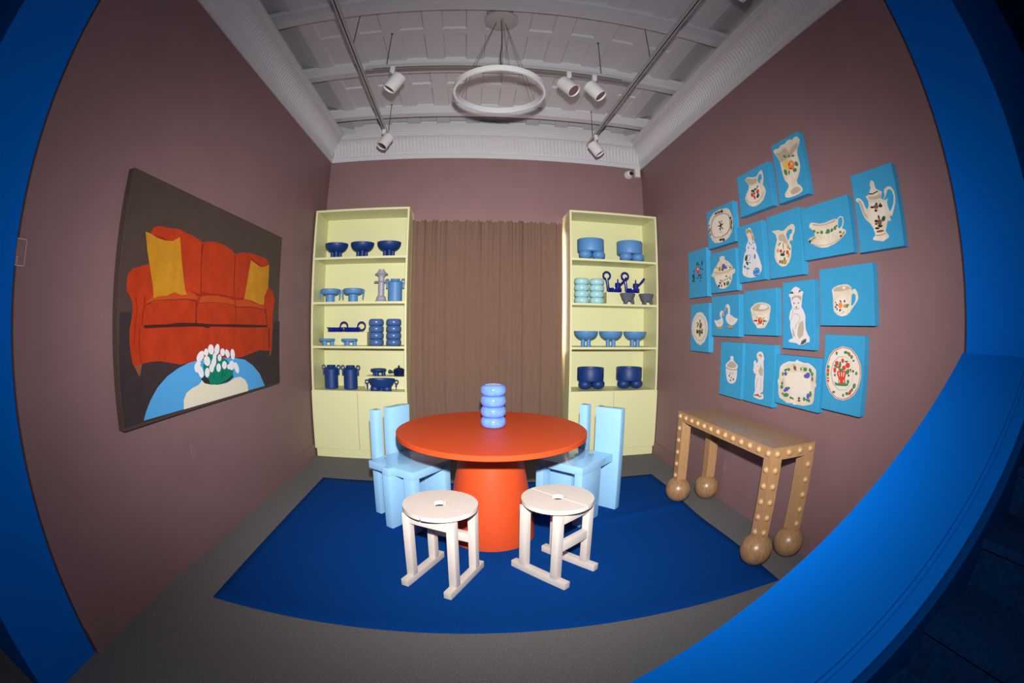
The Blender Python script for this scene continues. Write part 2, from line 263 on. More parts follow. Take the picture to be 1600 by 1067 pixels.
  'r 3704 2066 3712 2051 3731 2044 3754 2046 3772 2058 3778 2075 3770 2090 3751 2098 3728 2095 3710 2083;r 3703 2035 3708 2025 3720 2020 3735 2022 3747 2029 3751 2040 3745 2050 3733 2055 3718 2054 3707 2046;p 3718 2073 3721 2067 3730 2065 3741 2066 3750 2071 3753 2077 3749 2083 3740 2086 3729 2084 3721 2080;G 3728 2125 3736 2114 3747 2109 3756 2111 3760 2119 3758 2132 3749 2142 3739 2148 3729 2146 3725 2137;G 3698 2112 3701 2106 3707 2103 3715 2104 3722 2109 3724 2116 3721 2122 3714 2125 3706 2124 3700 2119;G 3632 2126 3632 2112 3637 2104 3644 2105 3652 2113 3658 2127 3658 2141 3653 2149 3646 2148 3638 2139;G 3670 2078 3672 2072 3678 2068 3685 2069 3690 2074 3691 2080 3689 2087 3683 2090 3676 2089 3671 2085;G 3625 2062 3629 2059 3639 2058 3650 2060 3660 2063 3663 2067 3659 2070 3650 2071 3638 2070 3629 2066;G 3803 2062 3805 2051 3810 2045 3816 2046 3820 2053 3821 2064 3819 2074 3814 2080 3808 2079 3804 2072;G 3804 2012 3814 2001 3829 1996 3844 1999 3853 2009 3853 2021 3843 2032 3827 2037 3812 2034 3803 2025;G 3797 1993 3800 1984 3808 1979 3818 1980 3826 1986 3828 1996 3825 2005 3816 2010 3807 2009 3799 2002;G 3818 1973 3822 1965 3831 1961 3842 1962 3851 1968 3854 1977 3850 1985 3841 1990 3830 1989 3821 1982;G 3798 1959 3801 1954 3809 1953 3819 1953 3827 1957 3830 1961 3826 1965 3818 1967 3809 1966 3801 1963;G 3663 2007 3673 2003 3683 2001 3690 2004 3691 2009 3685 2016 3675 2020 3665 2022 3658 2019 3657 2014;G 3699 2004 3712 2000 3725 2000 3734 2004 3733 2011 3725 2017 3711 2021 3698 2020 3690 2016 3690 2010;G 3659 1991 3656 1986 3661 1981 3672 1978 3683 1978 3692 1981 3694 1986 3689 1991 3679 1994 3667 1994;G 3730 1977 3737 1978 3746 1982 3753 1989 3754 1994 3751 1997 3743 1996 3734 1992 3728 1986 3726 1980;G 3673 1955 3676 1952 3683 1951 3692 1952 3700 1954 3703 1958 3700 1960 3692 1962 3683 1961 3675 1958;u 3649 2106 3651 2097 3655 2092 3661 2093 3665 2099 3666 2108 3663 2117 3659 2122 3653 2122 3650 2115'),
 ('tureen', 'blue canvas painting of a lidded tureen with blue plums', [3.055, 3.49, 1.825, 2.181],
  'c 3484 1992 3459 1999 3432 2036 3387 2060 3347 2093 3322 2102 3325 2129 3300 2141 3250 2135 3233 2124 3237 2101 3192 2086 3134 2046 3111 2023 3119 2010 3073 2003 3079 1974 3118 1965 3128 1934 3152 1895 3197 1867 3260 1853 3332 1859 3378 1886 3410 1922 3427 1962 3470 1979;~s 3442 2014 3394 1994 3316 1982 3224 1984 3151 1995 3110 2014 3119 2019 3158 2001 3228 1991 3317 1988 3389 2000 3435 2019;i 3417 1971 3327 1972 3209 1974 3140 1958 3160 1914 3205 1877 3286 1865 3341 1873 3387 1910;u 3225 2041 3233 2028 3249 2021 3269 2023 3285 2034 3290 2048 3283 2061 3266 2068 3246 2065 3231 2055;G 3262 2017 3265 2010 3274 2006 3284 2008 3292 2013 3294 2020 3291 2027 3282 2031 3272 2030 3264 2024;u 3201 2029 3206 2021 3216 2017 3228 2018 3237 2025 3240 2033 3236 2041 3226 2045 3214 2043 3205 2037;b 3296 2025 3305 2016 3321 2012 3336 2015 3346 2024 3347 2036 3337 2045 3322 2049 3306 2046 3296 2037;y 3303 2030 3308 2022 3316 2019 3323 2020 3326 2026 3325 2034 3319 2042 3312 2045 3305 2044 3302 2038;~h 3204 2041 3160 2034 3116 2038 3118 2041 3161 2037 3203 2045;g 3129 2015 3136 2014 3148 2016 3159 2021 3167 2027 3167 2031 3160 2032 3149 2029 3137 2024 3130 2019;g 3365 2045 3368 2042 3375 2041 3383 2042 3390 2044 3392 2048 3389 2051 3382 2053 3374 2052 3368 2049;~b 3410 2008 3335 1997 3242 1995 3144 2007 3146 2010 3244 1997 3335 2000 3410 2010;~b 3318 1902 3263 1921 3200 1929 3154 1944 3144 1953 3153 1956 3161 1948 3205 1934 3268 1926 3325 1907;k 3294 1926 3297 1923 3305 1922 3314 1922 3321 1925 3324 1929 3321 1932 3313 1933 3304 1932 3297 1930;k 3314 1907 3312 1900 3315 1895 3323 1894 3332 1898 3338 1904 3340 1911 3336 1916 3329 1916 3320 1913;k 3327 1882 3331 1875 3340 1871 3352 1872 3361 1877 3364 1885 3360 1892 3351 1895 3339 1894 3330 1889;k 3290 1879 3292 1872 3297 1868 3303 1868 3307 1873 3308 1880 3306 1887 3302 1891 3296 1891 3292 1886;k 3235 1892 3235 1882 3240 1876 3249 1876 3257 1882 3263 1892 3263 1902 3258 1908 3249 1908 3240 1902;g 3170 1889 3182 1879 3198 1875 3214 1878 3222 1888 3221 1900 3209 1910 3193 1914 3177 1910 3169 1901;g 3202 1958 3199 1951 3202 1947 3209 1945 3219 1947 3227 1953 3230 1959 3227 1964 3219 1965 3210 1963;u 3144 1929 3146 1925 3152 1923 3158 1923 3163 1926 3165 1931 3162 1935 3157 1937 3151 1936 3146 1933'),
 ('lady_figurine', 'blue canvas painting of a lady figurine in a long white gown', [2.66, 3.013, 1.881, 2.335],
  'w 2968 1957 2959 2015 2939 2076 2921 2111 2895 2132 2902 2157 2880 2185 2859 2201 2862 2225 2880 2261 2886 2289 2875 2299 2846 2300 2830 2310 2818 2298 2806 2277 2791 2250 2776 2221 2778 2190 2761 2162 2752 2134 2760 2112 2734 2070 2715 2032 2695 1980 2700 1950 2733 1926 2769 1912 2806 1910 2843 1908 2903 1919 2950 1936;h 2882 2285 2861 2296 2823 2291 2803 2268 2801 2247 2781 2222 2781 2196 2799 2191 2806 2211 2807 2237 2819 2255 2841 2270 2871 2259;p 2864 2258 2836 2266 2814 2252 2805 2232 2810 2211 2830 2204 2852 2218 2861 2239;B 2839 2182 2841 2176 2845 2174 2850 2174 2853 2178 2854 2184 2852 2189 2848 2192 2843 2191 2840 2187;B 2786 2176 2788 2171 2792 2168 2796 2169 2799 2172 2800 2178 2798 2183 2794 2186 2790 2185 2786 2181;B 2814 2167 2816 2165 2822 2164 2828 2165 2834 2168 2836 2171 2833 2173 2828 2173 2821 2172 2815 2170;B 2856 2145 2861 2142 2868 2141 2873 2143 2875 2147 2873 2152 2868 2155 2862 2156 2856 2154 2854 2150;B 2778 2131 2779 2126 2784 2123 2790 2123 2796 2127 2800 2133 2799 2138 2794 2141 2787 2141 2781 2137;~B 2849 2065 2854 2057 2862 2052 2872 2050 2881 2050 2889 2053 2895 2059 2898 2067 2896 2076 2891 2083 2883 2089 2873 2091 2864 2090 2856 2087 2850 2081 2847 2073 2849 2065 2841 2063 2840 2073 2843 2082 2851 2089 2862 2094 2875 2095 2888 2092 2898 2086 2904 2078 2905 2068 2902 2059 2894 2051 2883 2046 2869 2045 2857 2049 2848 2055 2842 2063;G 2883 2067 2892 2053 2905 2047 2917 2049 2922 2060 2920 2076 2910 2089 2897 2096 2885 2094 2880 2082;G 2876 2029 2874 2019 2877 2012 2886 2011 2897 2017 2905 2027 2907 2037 2904 2044 2895 2044 2884 2039;B 2837 2021 2843 2021 2853 2023 2864 2028 2871 2033 2872 2037 2866 2037 2856 2034 2845 2029 2838 2024;B 2914 2007 2908 1999 2909 1993 2916 1991 2928 1993 2938 1999 2944 2006 2943 2012 2936 2015 2924 2013;B 2862 1983 2866 1979 2878 1977 2892 1979 2903 1983 2907 1987 2902 1991 2891 1993 2877 1991 2866 1987;B 2767 2064 2771 2053 2778 2046 2785 2047 2791 2055 2792 2068 2789 2079 2782 2086 2774 2085 2768 2077;B 2725 1936 2744 1919 2771 1913 2798 1919 2813 1937 2810 1958 2791 1975 2762 1981 2736 1974 2722 1957;w 2737 1929 2739 1926 2743 1925 2749 1925 2753 1927 2755 1931 2753 1933 2748 1935 2743 1934 2738 1932;w 2777 1963 2778 1961 2782 1960 2786 1960 2790 1962 2791 1965 2790 1967 2786 1968 2781 1968 2778 1966;w 2747 1965 2748 1963 2751 1962 2754 1962 2757 1964 2758 1966 2756 1969 2754 1970 2750 1969 2748 1968;w 2775 1930 2776 1928 2780 1927 2784 1927 2788 1929 2789 1931 2787 1934 2784 1935 2779 1934 2776 1932;~s 2892 1975 2900 1929 2895 1928 2887 1975;~s 2821 2092 2816 2040 2818 1957 2815 1957 2813 2039 2817 2092;~s 2770 2039 2774 1994 2771 1993 2767 2039'),
 ('flowered_pitcher', 'blue canvas painting of a pear-shaped pitcher with red berries and tall handle', [2.205, 2.593, 1.877, 2.338],
  'c 2538 2224 2457 2219 2423 2205 2395 2203 2345 2225 2305 2234 2279 2230 2264 2208 2273 2175 2291 2155 2300 2140 2300 2122 2311 2116 2324 2128 2342 2107 2322 2088 2324 2054 2334 2009 2357 1975 2393 1954 2428 1951 2470 1962 2508 1993 2526 2033 2519 2086 2497 2126 2482 2153 2494 2189;t 2369 2175 2346 2195 2314 2203 2297 2191 2306 2169 2327 2166 2333 2146 2353 2123 2365 2148;s 2462 2179 2406 2184 2385 2161 2367 2125 2355 2095 2384 2109 2444 2137 2466 2150;i 2461 2130 2413 2132 2418 2086 2455 2043 2476 1989 2504 2031 2494 2087;r 2429 2061 2433 2054 2442 2050 2453 2052 2461 2058 2463 2066 2459 2073 2450 2077 2439 2075 2431 2069;r 2354 2042 2358 2033 2367 2029 2377 2030 2385 2037 2387 2046 2383 2055 2374 2060 2363 2058 2356 2051;r 2451 1989 2454 1982 2461 1978 2469 1979 2475 1984 2476 1991 2473 1998 2467 2002 2459 2001 2453 1996;G 2400 2032 2406 2026 2420 2023 2437 2026 2451 2031 2456 2039 2450 2045 2435 2047 2418 2045 2405 2039;G 2403 2049 2410 2043 2417 2039 2421 2041 2422 2047 2417 2054 2411 2061 2404 2064 2399 2062 2399 2057;h 2382 1978 2388 1968 2403 1963 2420 1965 2433 1973 2437 1985 2431 1995 2417 2000 2399 1998 2386 1990;g 2397 2003 2399 1996 2405 1993 2412 1993 2417 1998 2418 2006 2415 2013 2410 2016 2403 2015 2398 2010;g 2431 1984 2434 1975 2439 1970 2445 1970 2449 1977 2450 1986 2447 1995 2442 2000 2436 2000 2432 1993;g 2448 2111 2458 2105 2467 2102 2471 2105 2469 2111 2461 2118 2451 2125 2442 2127 2438 2125 2440 2119;h 2469 2069 2472 2060 2478 2055 2485 2056 2490 2062 2491 2072 2488 2081 2481 2086 2474 2085 2470 2079;b 2409 2094 2409 2078 2411 2067 2414 2068 2417 2078 2418 2095 2418 2112 2415 2122 2413 2121 2410 2111;h 2345 2080 2348 2071 2355 2066 2362 2067 2368 2074 2369 2083 2365 2092 2359 2097 2351 2096 2346 2089;h 2346 2018 2353 2011 2361 2007 2367 2009 2369 2015 2366 2024 2359 2032 2351 2036 2345 2034 2343 2027;g 2332 2064 2334 2059 2338 2056 2343 2056 2346 2060 2347 2066 2345 2072 2341 2075 2336 2075 2333 2070'),
 ('gravy_boat', 'blue canvas painting of a gravy boat on a saucer with green garland', [1.716, 2.184, 1.964, 2.314],
  'c 2137 2094 2112 2107 2063 2111 2064 2128 2083 2155 2110 2176 2110 2191 2090 2204 2057 2198 2008 2182 1943 2180 1893 2185 1851 2187 1835 2180 1820 2190 1799 2195 1777 2185 1773 2162 1782 2137 1798 2120 1765 2103 1764 2088 1790 2070 1832 2050 1882 2034 1945 2023 2009 2027 2064 2046 2113 2071;t 1831 2127 1828 2158 1818 2183 1800 2188 1786 2180 1785 2160 1796 2135 1818 2121;s 2088 2194 2044 2186 2002 2174 1930 2173 1873 2179 1855 2185 1849 2178 1862 2166 1925 2166 1996 2166 2053 2176;~b 2100 2064 2036 2043 1965 2036 1894 2040 1831 2055 1788 2076 1790 2077 1832 2057 1895 2042 1965 2038 2035 2045 2098 2066;g 2051 2140 2055 2135 2063 2132 2072 2134 2079 2138 2080 2145 2077 2151 2069 2153 2060 2152 2053 2147;g 2018 2125 2021 2122 2028 2120 2036 2121 2042 2125 2044 2130 2041 2133 2034 2135 2026 2134 2020 2130;g 1976 2121 1980 2115 1989 2112 1998 2113 2005 2119 2007 2126 2003 2133 1995 2136 1985 2134 1978 2128;g 1909 2117 1914 2109 1925 2105 1936 2107 1945 2114 1948 2123 1942 2132 1932 2136 1920 2134 1911 2127;g 1931 2112 1934 2108 1941 2106 1948 2107 1954 2111 1956 2116 1953 2119 1946 2121 1939 2120 1933 2116;g 1876 2121 1880 2116 1887 2113 1895 2115 1901 2119 1903 2125 1900 2131 1892 2133 1884 2132 1878 2127;g 1848 2128 1851 2120 1859 2117 1867 2118 1873 2124 1874 2132 1870 2139 1863 2143 1855 2142 1849 2136;g 1833 2139 1835 2135 1840 2133 1846 2134 1850 2137 1851 2142 1849 2146 1844 2147 1838 2146 1834 2143;k 1892 2115 1894 2112 1897 2110 1900 2111 1903 2113 1903 2116 1902 2119 1899 2121 1895 2120 1893 2118;h 2052 2103 2053 2098 2061 2093 2074 2090 2085 2091 2092 2094 2091 2099 2083 2104 2071 2107 2059 2106;G 2102 2082 2105 2076 2113 2073 2121 2074 2127 2079 2129 2086 2125 2091 2118 2094 2110 2093 2104 2088;h 2080 2088 2083 2083 2089 2081 2097 2082 2102 2086 2104 2091 2101 2096 2095 2098 2087 2097 2082 2093;h 1773 2095 1772 2091 1777 2085 1785 2080 1795 2078 1801 2079 1802 2084 1797 2089 1789 2094 1779 2096;g 1802 2096 1805 2092 1812 2091 1820 2092 1826 2096 1828 2100 1825 2104 1818 2105 1810 2104 1804 2100;b 1804 2069 1810 2066 1817 2066 1822 2069 1824 2073 1821 2078 1815 2081 1808 2081 1802 2078 1801 2073;~s 2028 2112 1996 2077 1993 2078 2025 2113;~s 1972 2099 1955 2069 1952 2070 1969 2100;~s 1930 2098 1927 2070 1924 2070 1927 2097;~s 1882 2095 1899 2071 1896 2070 1879 2094;~s 2006 2109 1985 2083 1982 2083 2004 2110'),
 ('oval_plate', 'blue canvas painting of a plain oval plate, below the floral spray', [3.532, 3.894, 1.292, 1.744],
  'w 3876 1517 3863 1568 3825 1619 3771 1656 3711 1665 3652 1654 3595 1615 3561 1566 3550 1512 3567 1446 3609 1390 3691 1351 3771 1372 3835 1421 3867 1465;p 3563 1511 3587 1434 3656 1385 3747 1381 3825 1429 3857 1509 3828 1590 3753 1638 3662 1636 3590 1587;c 3573 1511 3595 1438 3660 1390 3744 1388 3816 1433 3846 1509 3819 1586 3749 1632 3665 1630 3599 1584;s 3583 1511 3604 1441 3663 1396 3741 1394 3807 1436 3834 1509 3811 1582 3746 1626 3668 1624 3607 1580;i 3590 1512 3610 1445 3668 1401 3742 1399 3806 1440 3832 1510 3809 1581 3747 1623 3672 1622 3613 1579;b 3664 1534 3674 1517 3690 1506 3706 1507 3716 1519 3716 1538 3706 1555 3690 1566 3674 1565 3664 1553;G 3691 1579 3693 1568 3698 1562 3704 1562 3710 1569 3712 1580 3710 1590 3705 1597 3698 1597 3693 1590;g 3730 1540 3743 1527 3756 1519 3764 1520 3764 1530 3756 1544 3743 1558 3730 1565 3722 1564 3722 1554;b 3673 1477 3679 1463 3694 1454 3714 1453 3730 1462 3736 1477 3731 1491 3715 1501 3695 1501 3680 1492;G 3734 1480 3737 1467 3748 1459 3761 1459 3772 1467 3776 1479 3773 1492 3762 1500 3749 1500 3738 1492;G 3645 1475 3647 1464 3655 1457 3665 1457 3672 1463 3676 1474 3673 1485 3666 1492 3656 1492 3648 1486;b 3685 1446 3689 1440 3698 1435 3709 1435 3718 1439 3722 1446 3719 1452 3710 1457 3698 1457 3689 1453;g 3642 1499 3644 1494 3652 1491 3662 1491 3669 1494 3673 1499 3670 1504 3662 1507 3652 1507 3645 1504;g 3746 1561 3748 1555 3753 1551 3760 1552 3765 1555 3767 1561 3765 1567 3760 1571 3753 1571 3748 1567'),
 ('pair_of_geese', 'blue canvas painting of two white geese', [3.029, 3.481, 1.446, 1.792],
  'w 3437 1588 3396 1580 3345 1589 3319 1602 3337 1622 3339 1648 3319 1665 3288 1664 3270 1649 3289 1641 3303 1633 3305 1610 3283 1587 3280 1559 3304 1534 3349 1522 3395 1533 3419 1560;w 3239 1609 3223 1631 3201 1642 3204 1675 3212 1690 3237 1693 3241 1707 3222 1718 3195 1717 3174 1699 3169 1669 3173 1633 3133 1616 3087 1599 3046 1593 3061 1574 3096 1550 3132 1540 3169 1542 3217 1564 3237 1587;o 3289 1653 3261 1632 3261 1618 3289 1626 3303 1642;o 3241 1692 3230 1682 3252 1659 3263 1660 3261 1677;h 3288 1518 3298 1512 3326 1508 3361 1508 3390 1512 3401 1518 3390 1524 3361 1528 3326 1528 3298 1524;h 3124 1529 3132 1520 3152 1515 3178 1515 3200 1520 3208 1528 3200 1537 3179 1542 3153 1542 3132 1537;g 3122 1515 3127 1512 3143 1510 3162 1510 3178 1511 3184 1515 3178 1518 3163 1520 3143 1520 3128 1518;c 3300 1565 3308 1555 3327 1549 3350 1549 3370 1555 3377 1565 3370 1575 3351 1582 3327 1581 3308 1575;c 3094 1591 3103 1580 3128 1573 3159 1573 3184 1580 3194 1592 3184 1604 3159 1610 3128 1610 3103 1603;k 3211 1706 3212 1704 3215 1703 3219 1703 3222 1704 3223 1706 3222 1708 3219 1709 3215 1709 3212 1708;k 3295 1652 3296 1651 3298 1650 3301 1650 3303 1651 3304 1652 3303 1654 3301 1655 3298 1655 3296 1654'),
 ('sugar_bowl', 'blue canvas painting of a small white cup with a red flower', [2.522, 2.955, 1.466, 1.809],
  'c 2863 1665 2849 1680 2803 1704 2758 1712 2705 1712 2654 1704 2612 1692 2596 1677 2596 1653 2609 1620 2613 1581 2638 1553 2672 1523 2715 1518 2772 1520 2790 1543 2822 1563 2840 1593 2849 1629;s 2840 1670 2803 1691 2740 1704 2663 1696 2617 1680 2609 1663 2681 1645 2768 1647 2822 1654;i 2723 1696 2654 1691 2625 1673 2680 1658 2750 1662;i 2777 1623 2681 1626 2621 1634 2638 1582 2680 1538 2741 1533 2786 1563;r 2700 1575 2705 1559 2721 1549 2740 1549 2756 1559 2763 1575 2757 1591 2741 1601 2721 1601 2706 1591;o 2708 1587 2711 1579 2719 1574 2729 1574 2737 1579 2740 1587 2737 1595 2729 1600 2719 1600 2711 1595;~k 2784 1607 2767 1591 2761 1594 2778 1609;~k 2695 1585 2674 1597 2679 1600 2700 1588;r 2786 1575 2789 1571 2798 1569 2809 1569 2818 1571 2822 1575 2818 1580 2809 1582 2798 1582 2789 1579;k 2769 1575 2771 1570 2777 1568 2785 1568 2791 1571 2794 1575 2791 1580 2785 1583 2777 1583 2771 1580;k 2754 1551 2752 1546 2752 1542 2755 1542 2760 1544 2764 1549 2766 1554 2766 1558 2763 1558 2758 1556;g 2669 1572 2671 1565 2677 1560 2684 1560 2690 1565 2693 1572 2690 1580 2684 1584 2677 1584 2671 1579;g 2646 1572 2648 1569 2655 1566 2664 1566 2670 1569 2673 1572 2670 1575 2664 1578 2655 1577 2648 1575;k 2682 1550 2683 1546 2687 1543 2691 1543 2695 1546 2696 1550 2695 1555 2691 1558 2687 1558 2684 1555;~s 2836 1618 2786 1619 2733 1623 2681 1620 2681 1622 2733 1625 2786 1621 2836 1620'),
 ('cat_figurine', 'blue canvas painting of a seated white cat with dark ears', [2.105, 2.449, 1.383, 1.837],
  'w 2377 1746 2353 1772 2331 1791 2297 1802 2261 1789 2242 1773 2216 1761 2227 1738 2232 1708 2241 1664 2218 1639 2198 1604 2200 1556 2194 1517 2173 1483 2151 1464 2152 1435 2187 1429 2214 1416 2262 1412 2292 1423 2342 1426 2376 1428 2378 1440 2330 1457 2348 1490 2363 1530 2362 1566 2377 1591 2366 1632 2340 1662 2352 1693 2359 1729;n 2371 1759 2341 1774 2320 1760 2329 1754 2363 1757;n 2271 1755 2258 1777 2230 1770 2246 1766;s 2347 1729 2308 1742 2259 1739 2235 1728 2244 1699 2256 1714 2292 1731 2326 1722 2343 1703;k 2311 1690 2312 1687 2316 1686 2321 1686 2325 1688 2326 1691 2324 1693 2321 1695 2316 1694 2312 1693;k 2263 1691 2265 1688 2268 1687 2273 1687 2277 1689 2278 1691 2276 1694 2273 1695 2268 1695 2265 1693;r 2284 1663 2286 1660 2291 1657 2297 1658 2302 1660 2304 1664 2302 1667 2297 1669 2291 1669 2286 1667;~n 2324 1655 2294 1648 2261 1653 2262 1656 2294 1651 2322 1658;~s 2315 1616 2280 1616 2259 1595 2265 1566 2298 1547 2310 1516 2303 1515 2292 1545 2259 1565 2253 1596 2277 1620 2315 1621;~s 2338 1652 2335 1617 2360 1576 2355 1575 2330 1616 2333 1652;s 2262 1556 2222 1575 2210 1526 2221 1477 2260 1452 2281 1476 2278 1516;n 2246 1415 2235 1437 2212 1450 2184 1456 2187 1434 2215 1419;s 2340 1530 2315 1495 2305 1460 2331 1475'),
 ('mug', 'blue canvas painting of a cream mug with orange fruit', [1.567, 2.048, 1.542, 1.891],
  'c 1930 1758 1910 1771 1871 1781 1820 1785 1777 1780 1754 1764 1752 1744 1737 1751 1719 1752 1702 1730 1696 1706 1701 1687 1728 1660 1756 1637 1771 1618 1802 1602 1846 1596 1883 1605 1915 1626 1922 1653 1922 1711;t 1753 1716 1747 1724 1735 1727 1720 1719 1718 1695 1728 1676 1746 1659 1760 1657;s 1920 1757 1891 1770 1833 1775 1784 1772 1760 1761 1764 1753 1822 1748 1873 1744 1911 1748;i 1804 1763 1807 1758 1814 1756 1823 1756 1831 1760 1833 1765 1830 1769 1822 1772 1813 1771 1806 1768;i 1894 1698 1862 1711 1806 1711 1794 1686 1777 1657 1802 1622 1845 1611 1896 1628 1911 1653;o 1834 1661 1838 1651 1848 1644 1860 1645 1870 1651 1874 1662 1870 1673 1860 1679 1847 1678 1837 1672;h 1785 1656 1790 1649 1801 1645 1814 1645 1826 1650 1830 1657 1825 1664 1814 1668 1800 1668 1789 1663;g 1783 1658 1785 1651 1790 1646 1795 1647 1799 1651 1801 1658 1799 1665 1794 1669 1789 1669 1785 1665;G 1848 1688 1844 1683 1844 1680 1847 1678 1853 1680 1858 1684 1862 1689 1862 1693 1859 1694 1853 1692;k 1808 1685 1810 1680 1814 1678 1818 1678 1822 1681 1823 1685 1822 1689 1818 1692 1813 1692 1810 1689;b 1889 1652 1891 1648 1896 1645 1901 1646 1906 1648 1907 1653 1906 1657 1901 1660 1895 1660 1891 1657;G 1876 1661 1881 1659 1888 1660 1894 1663 1898 1667 1898 1670 1894 1671 1887 1671 1880 1668 1876 1664;u 1878 1640 1880 1635 1883 1632 1887 1632 1890 1635 1891 1640 1890 1645 1886 1648 1883 1648 1879 1645;G 1849 1631 1854 1627 1859 1625 1864 1627 1867 1630 1866 1635 1862 1639 1856 1641 1851 1640 1848 1636;g 1835 1637 1836 1635 1838 1634 1840 1635 1842 1635 1843 1637 1842 1638 1840 1639 1838 1639 1836 1638;G 1822 1622 1823 1620 1825 1619 1828 1619 1831 1621 1832 1622 1831 1624 1828 1626 1825 1625 1823 1624;G 1837 1614 1837 1612 1839 1611 1842 1611 1843 1612 1844 1614 1843 1615 1841 1616 1839 1616 1837 1615;k 1773 1663 1774 1661 1776 1660 1779 1660 1782 1661 1783 1664 1782 1666 1779 1667 1776 1667 1774 1666;k 1888 1679 1890 1677 1894 1676 1898 1676 1902 1678 1903 1680 1902 1681 1898 1683 1893 1682 1890 1681'),
 ('lidded_jar', 'blue canvas painting of a slim lidded jar, lowest on the left', [2.965, 3.314, 0.945, 1.4],
  'w 3226 1199 3216 1218 3182 1236 3149 1256 3156 1274 3139 1287 3111 1285 3101 1274 3107 1256 3074 1235 3034 1217 3036 1197 3042 1179 3040 1126 3050 1089 3081 1065 3126 1056 3173 1064 3199 1091 3216 1145 3219 1181;~k 3220 1185 3185 1173 3126 1168 3068 1175 3035 1186 3039 1189 3070 1179 3125 1172 3182 1177 3215 1189;s 3204 1210 3142 1242 3097 1239 3050 1213 3071 1194 3138 1185 3185 1190;k 3148 1120 3150 1114 3154 1111 3160 1110 3164 1113 3167 1118 3165 1123 3161 1126 3155 1127 3150 1124;r 3077 1098 3079 1092 3085 1088 3093 1087 3100 1090 3104 1095 3102 1101 3095 1105 3087 1106 3080 1104;g 3121 1085 3123 1079 3129 1076 3138 1075 3145 1077 3148 1081 3146 1087 3139 1090 3131 1091 3124 1089;k 3118 1106 3119 1101 3122 1099 3127 1098 3130 1100 3132 1104 3131 1109 3128 1112 3124 1112 3120 1110;g 3140 1140 3140 1133 3143 1129 3146 1129 3150 1132 3151 1139 3151 1145 3148 1149 3145 1150 3141 1146;g 3100 1144 3101 1139 3103 1135 3107 1135 3110 1138 3111 1142 3111 1147 3108 1151 3105 1151 3102 1148;p 3155 1150 3156 1145 3160 1142 3166 1141 3171 1144 3173 1149 3172 1154 3167 1157 3162 1158 3157 1155'),
 ('veiled_figurine', 'blue canvas painting of a veiled white figure holding a child', [2.534, 2.926, 0.948, 1.401],
  'w 2788 1007 2767 1043 2779 1108 2774 1153 2766 1175 2791 1173 2808 1199 2801 1233 2807 1257 2794 1275 2776 1271 2773 1252 2754 1259 2747 1281 2766 1301 2768 1323 2744 1341 2716 1345 2687 1336 2676 1312 2668 1289 2676 1275 2670 1227 2665 1174 2665 1121 2662 1056 2674 1039 2654 1025 2650 998 2696 985 2746 990 2781 994;h 2748 1313 2729 1328 2705 1321 2697 1306 2713 1299 2728 1309;p 2739 1306 2723 1312 2707 1302 2713 1291 2732 1293;s 2722 1223 2694 1231 2673 1206 2683 1162 2717 1169 2739 1194;~s 2737 1146 2754 1111 2759 1066 2752 1067 2747 1111 2731 1145;~s 2704 1149 2695 1107 2699 1052 2692 1052 2689 1107 2698 1150;~p 2783 1222 2764 1214 2771 1186 2763 1186 2756 1215 2778 1225;~s 2750 1242 2738 1221 2734 1222 2745 1243;~n 2715 1248 2710 1224 2705 1224 2710 1248;r 2705 1013 2712 1008 2726 1006 2741 1007 2751 1011 2754 1016 2746 1021 2733 1024 2718 1023 2708 1019;h 2684 1005 2690 1001 2700 1000 2710 1002 2715 1006 2715 1011 2708 1015 2699 1016 2689 1014 2684 1010;u 2668 1037 2669 1033 2675 1031 2682 1030 2688 1031 2690 1034 2688 1037 2683 1040 2676 1041 2670 1040;g 2750 1012 2752 1008 2758 1004 2767 1003 2774 1005 2777 1008 2775 1012 2768 1016 2760 1017 2753 1015;g 2676 1012 2677 1010 2682 1007 2688 1006 2693 1007 2695 1010 2693 1012 2689 1015 2683 1015 2678 1015'),
 ('square_plate', 'blue canvas painting of a scalloped square plate with blue grapes', [2.026, 2.511, 0.993, 1.337],
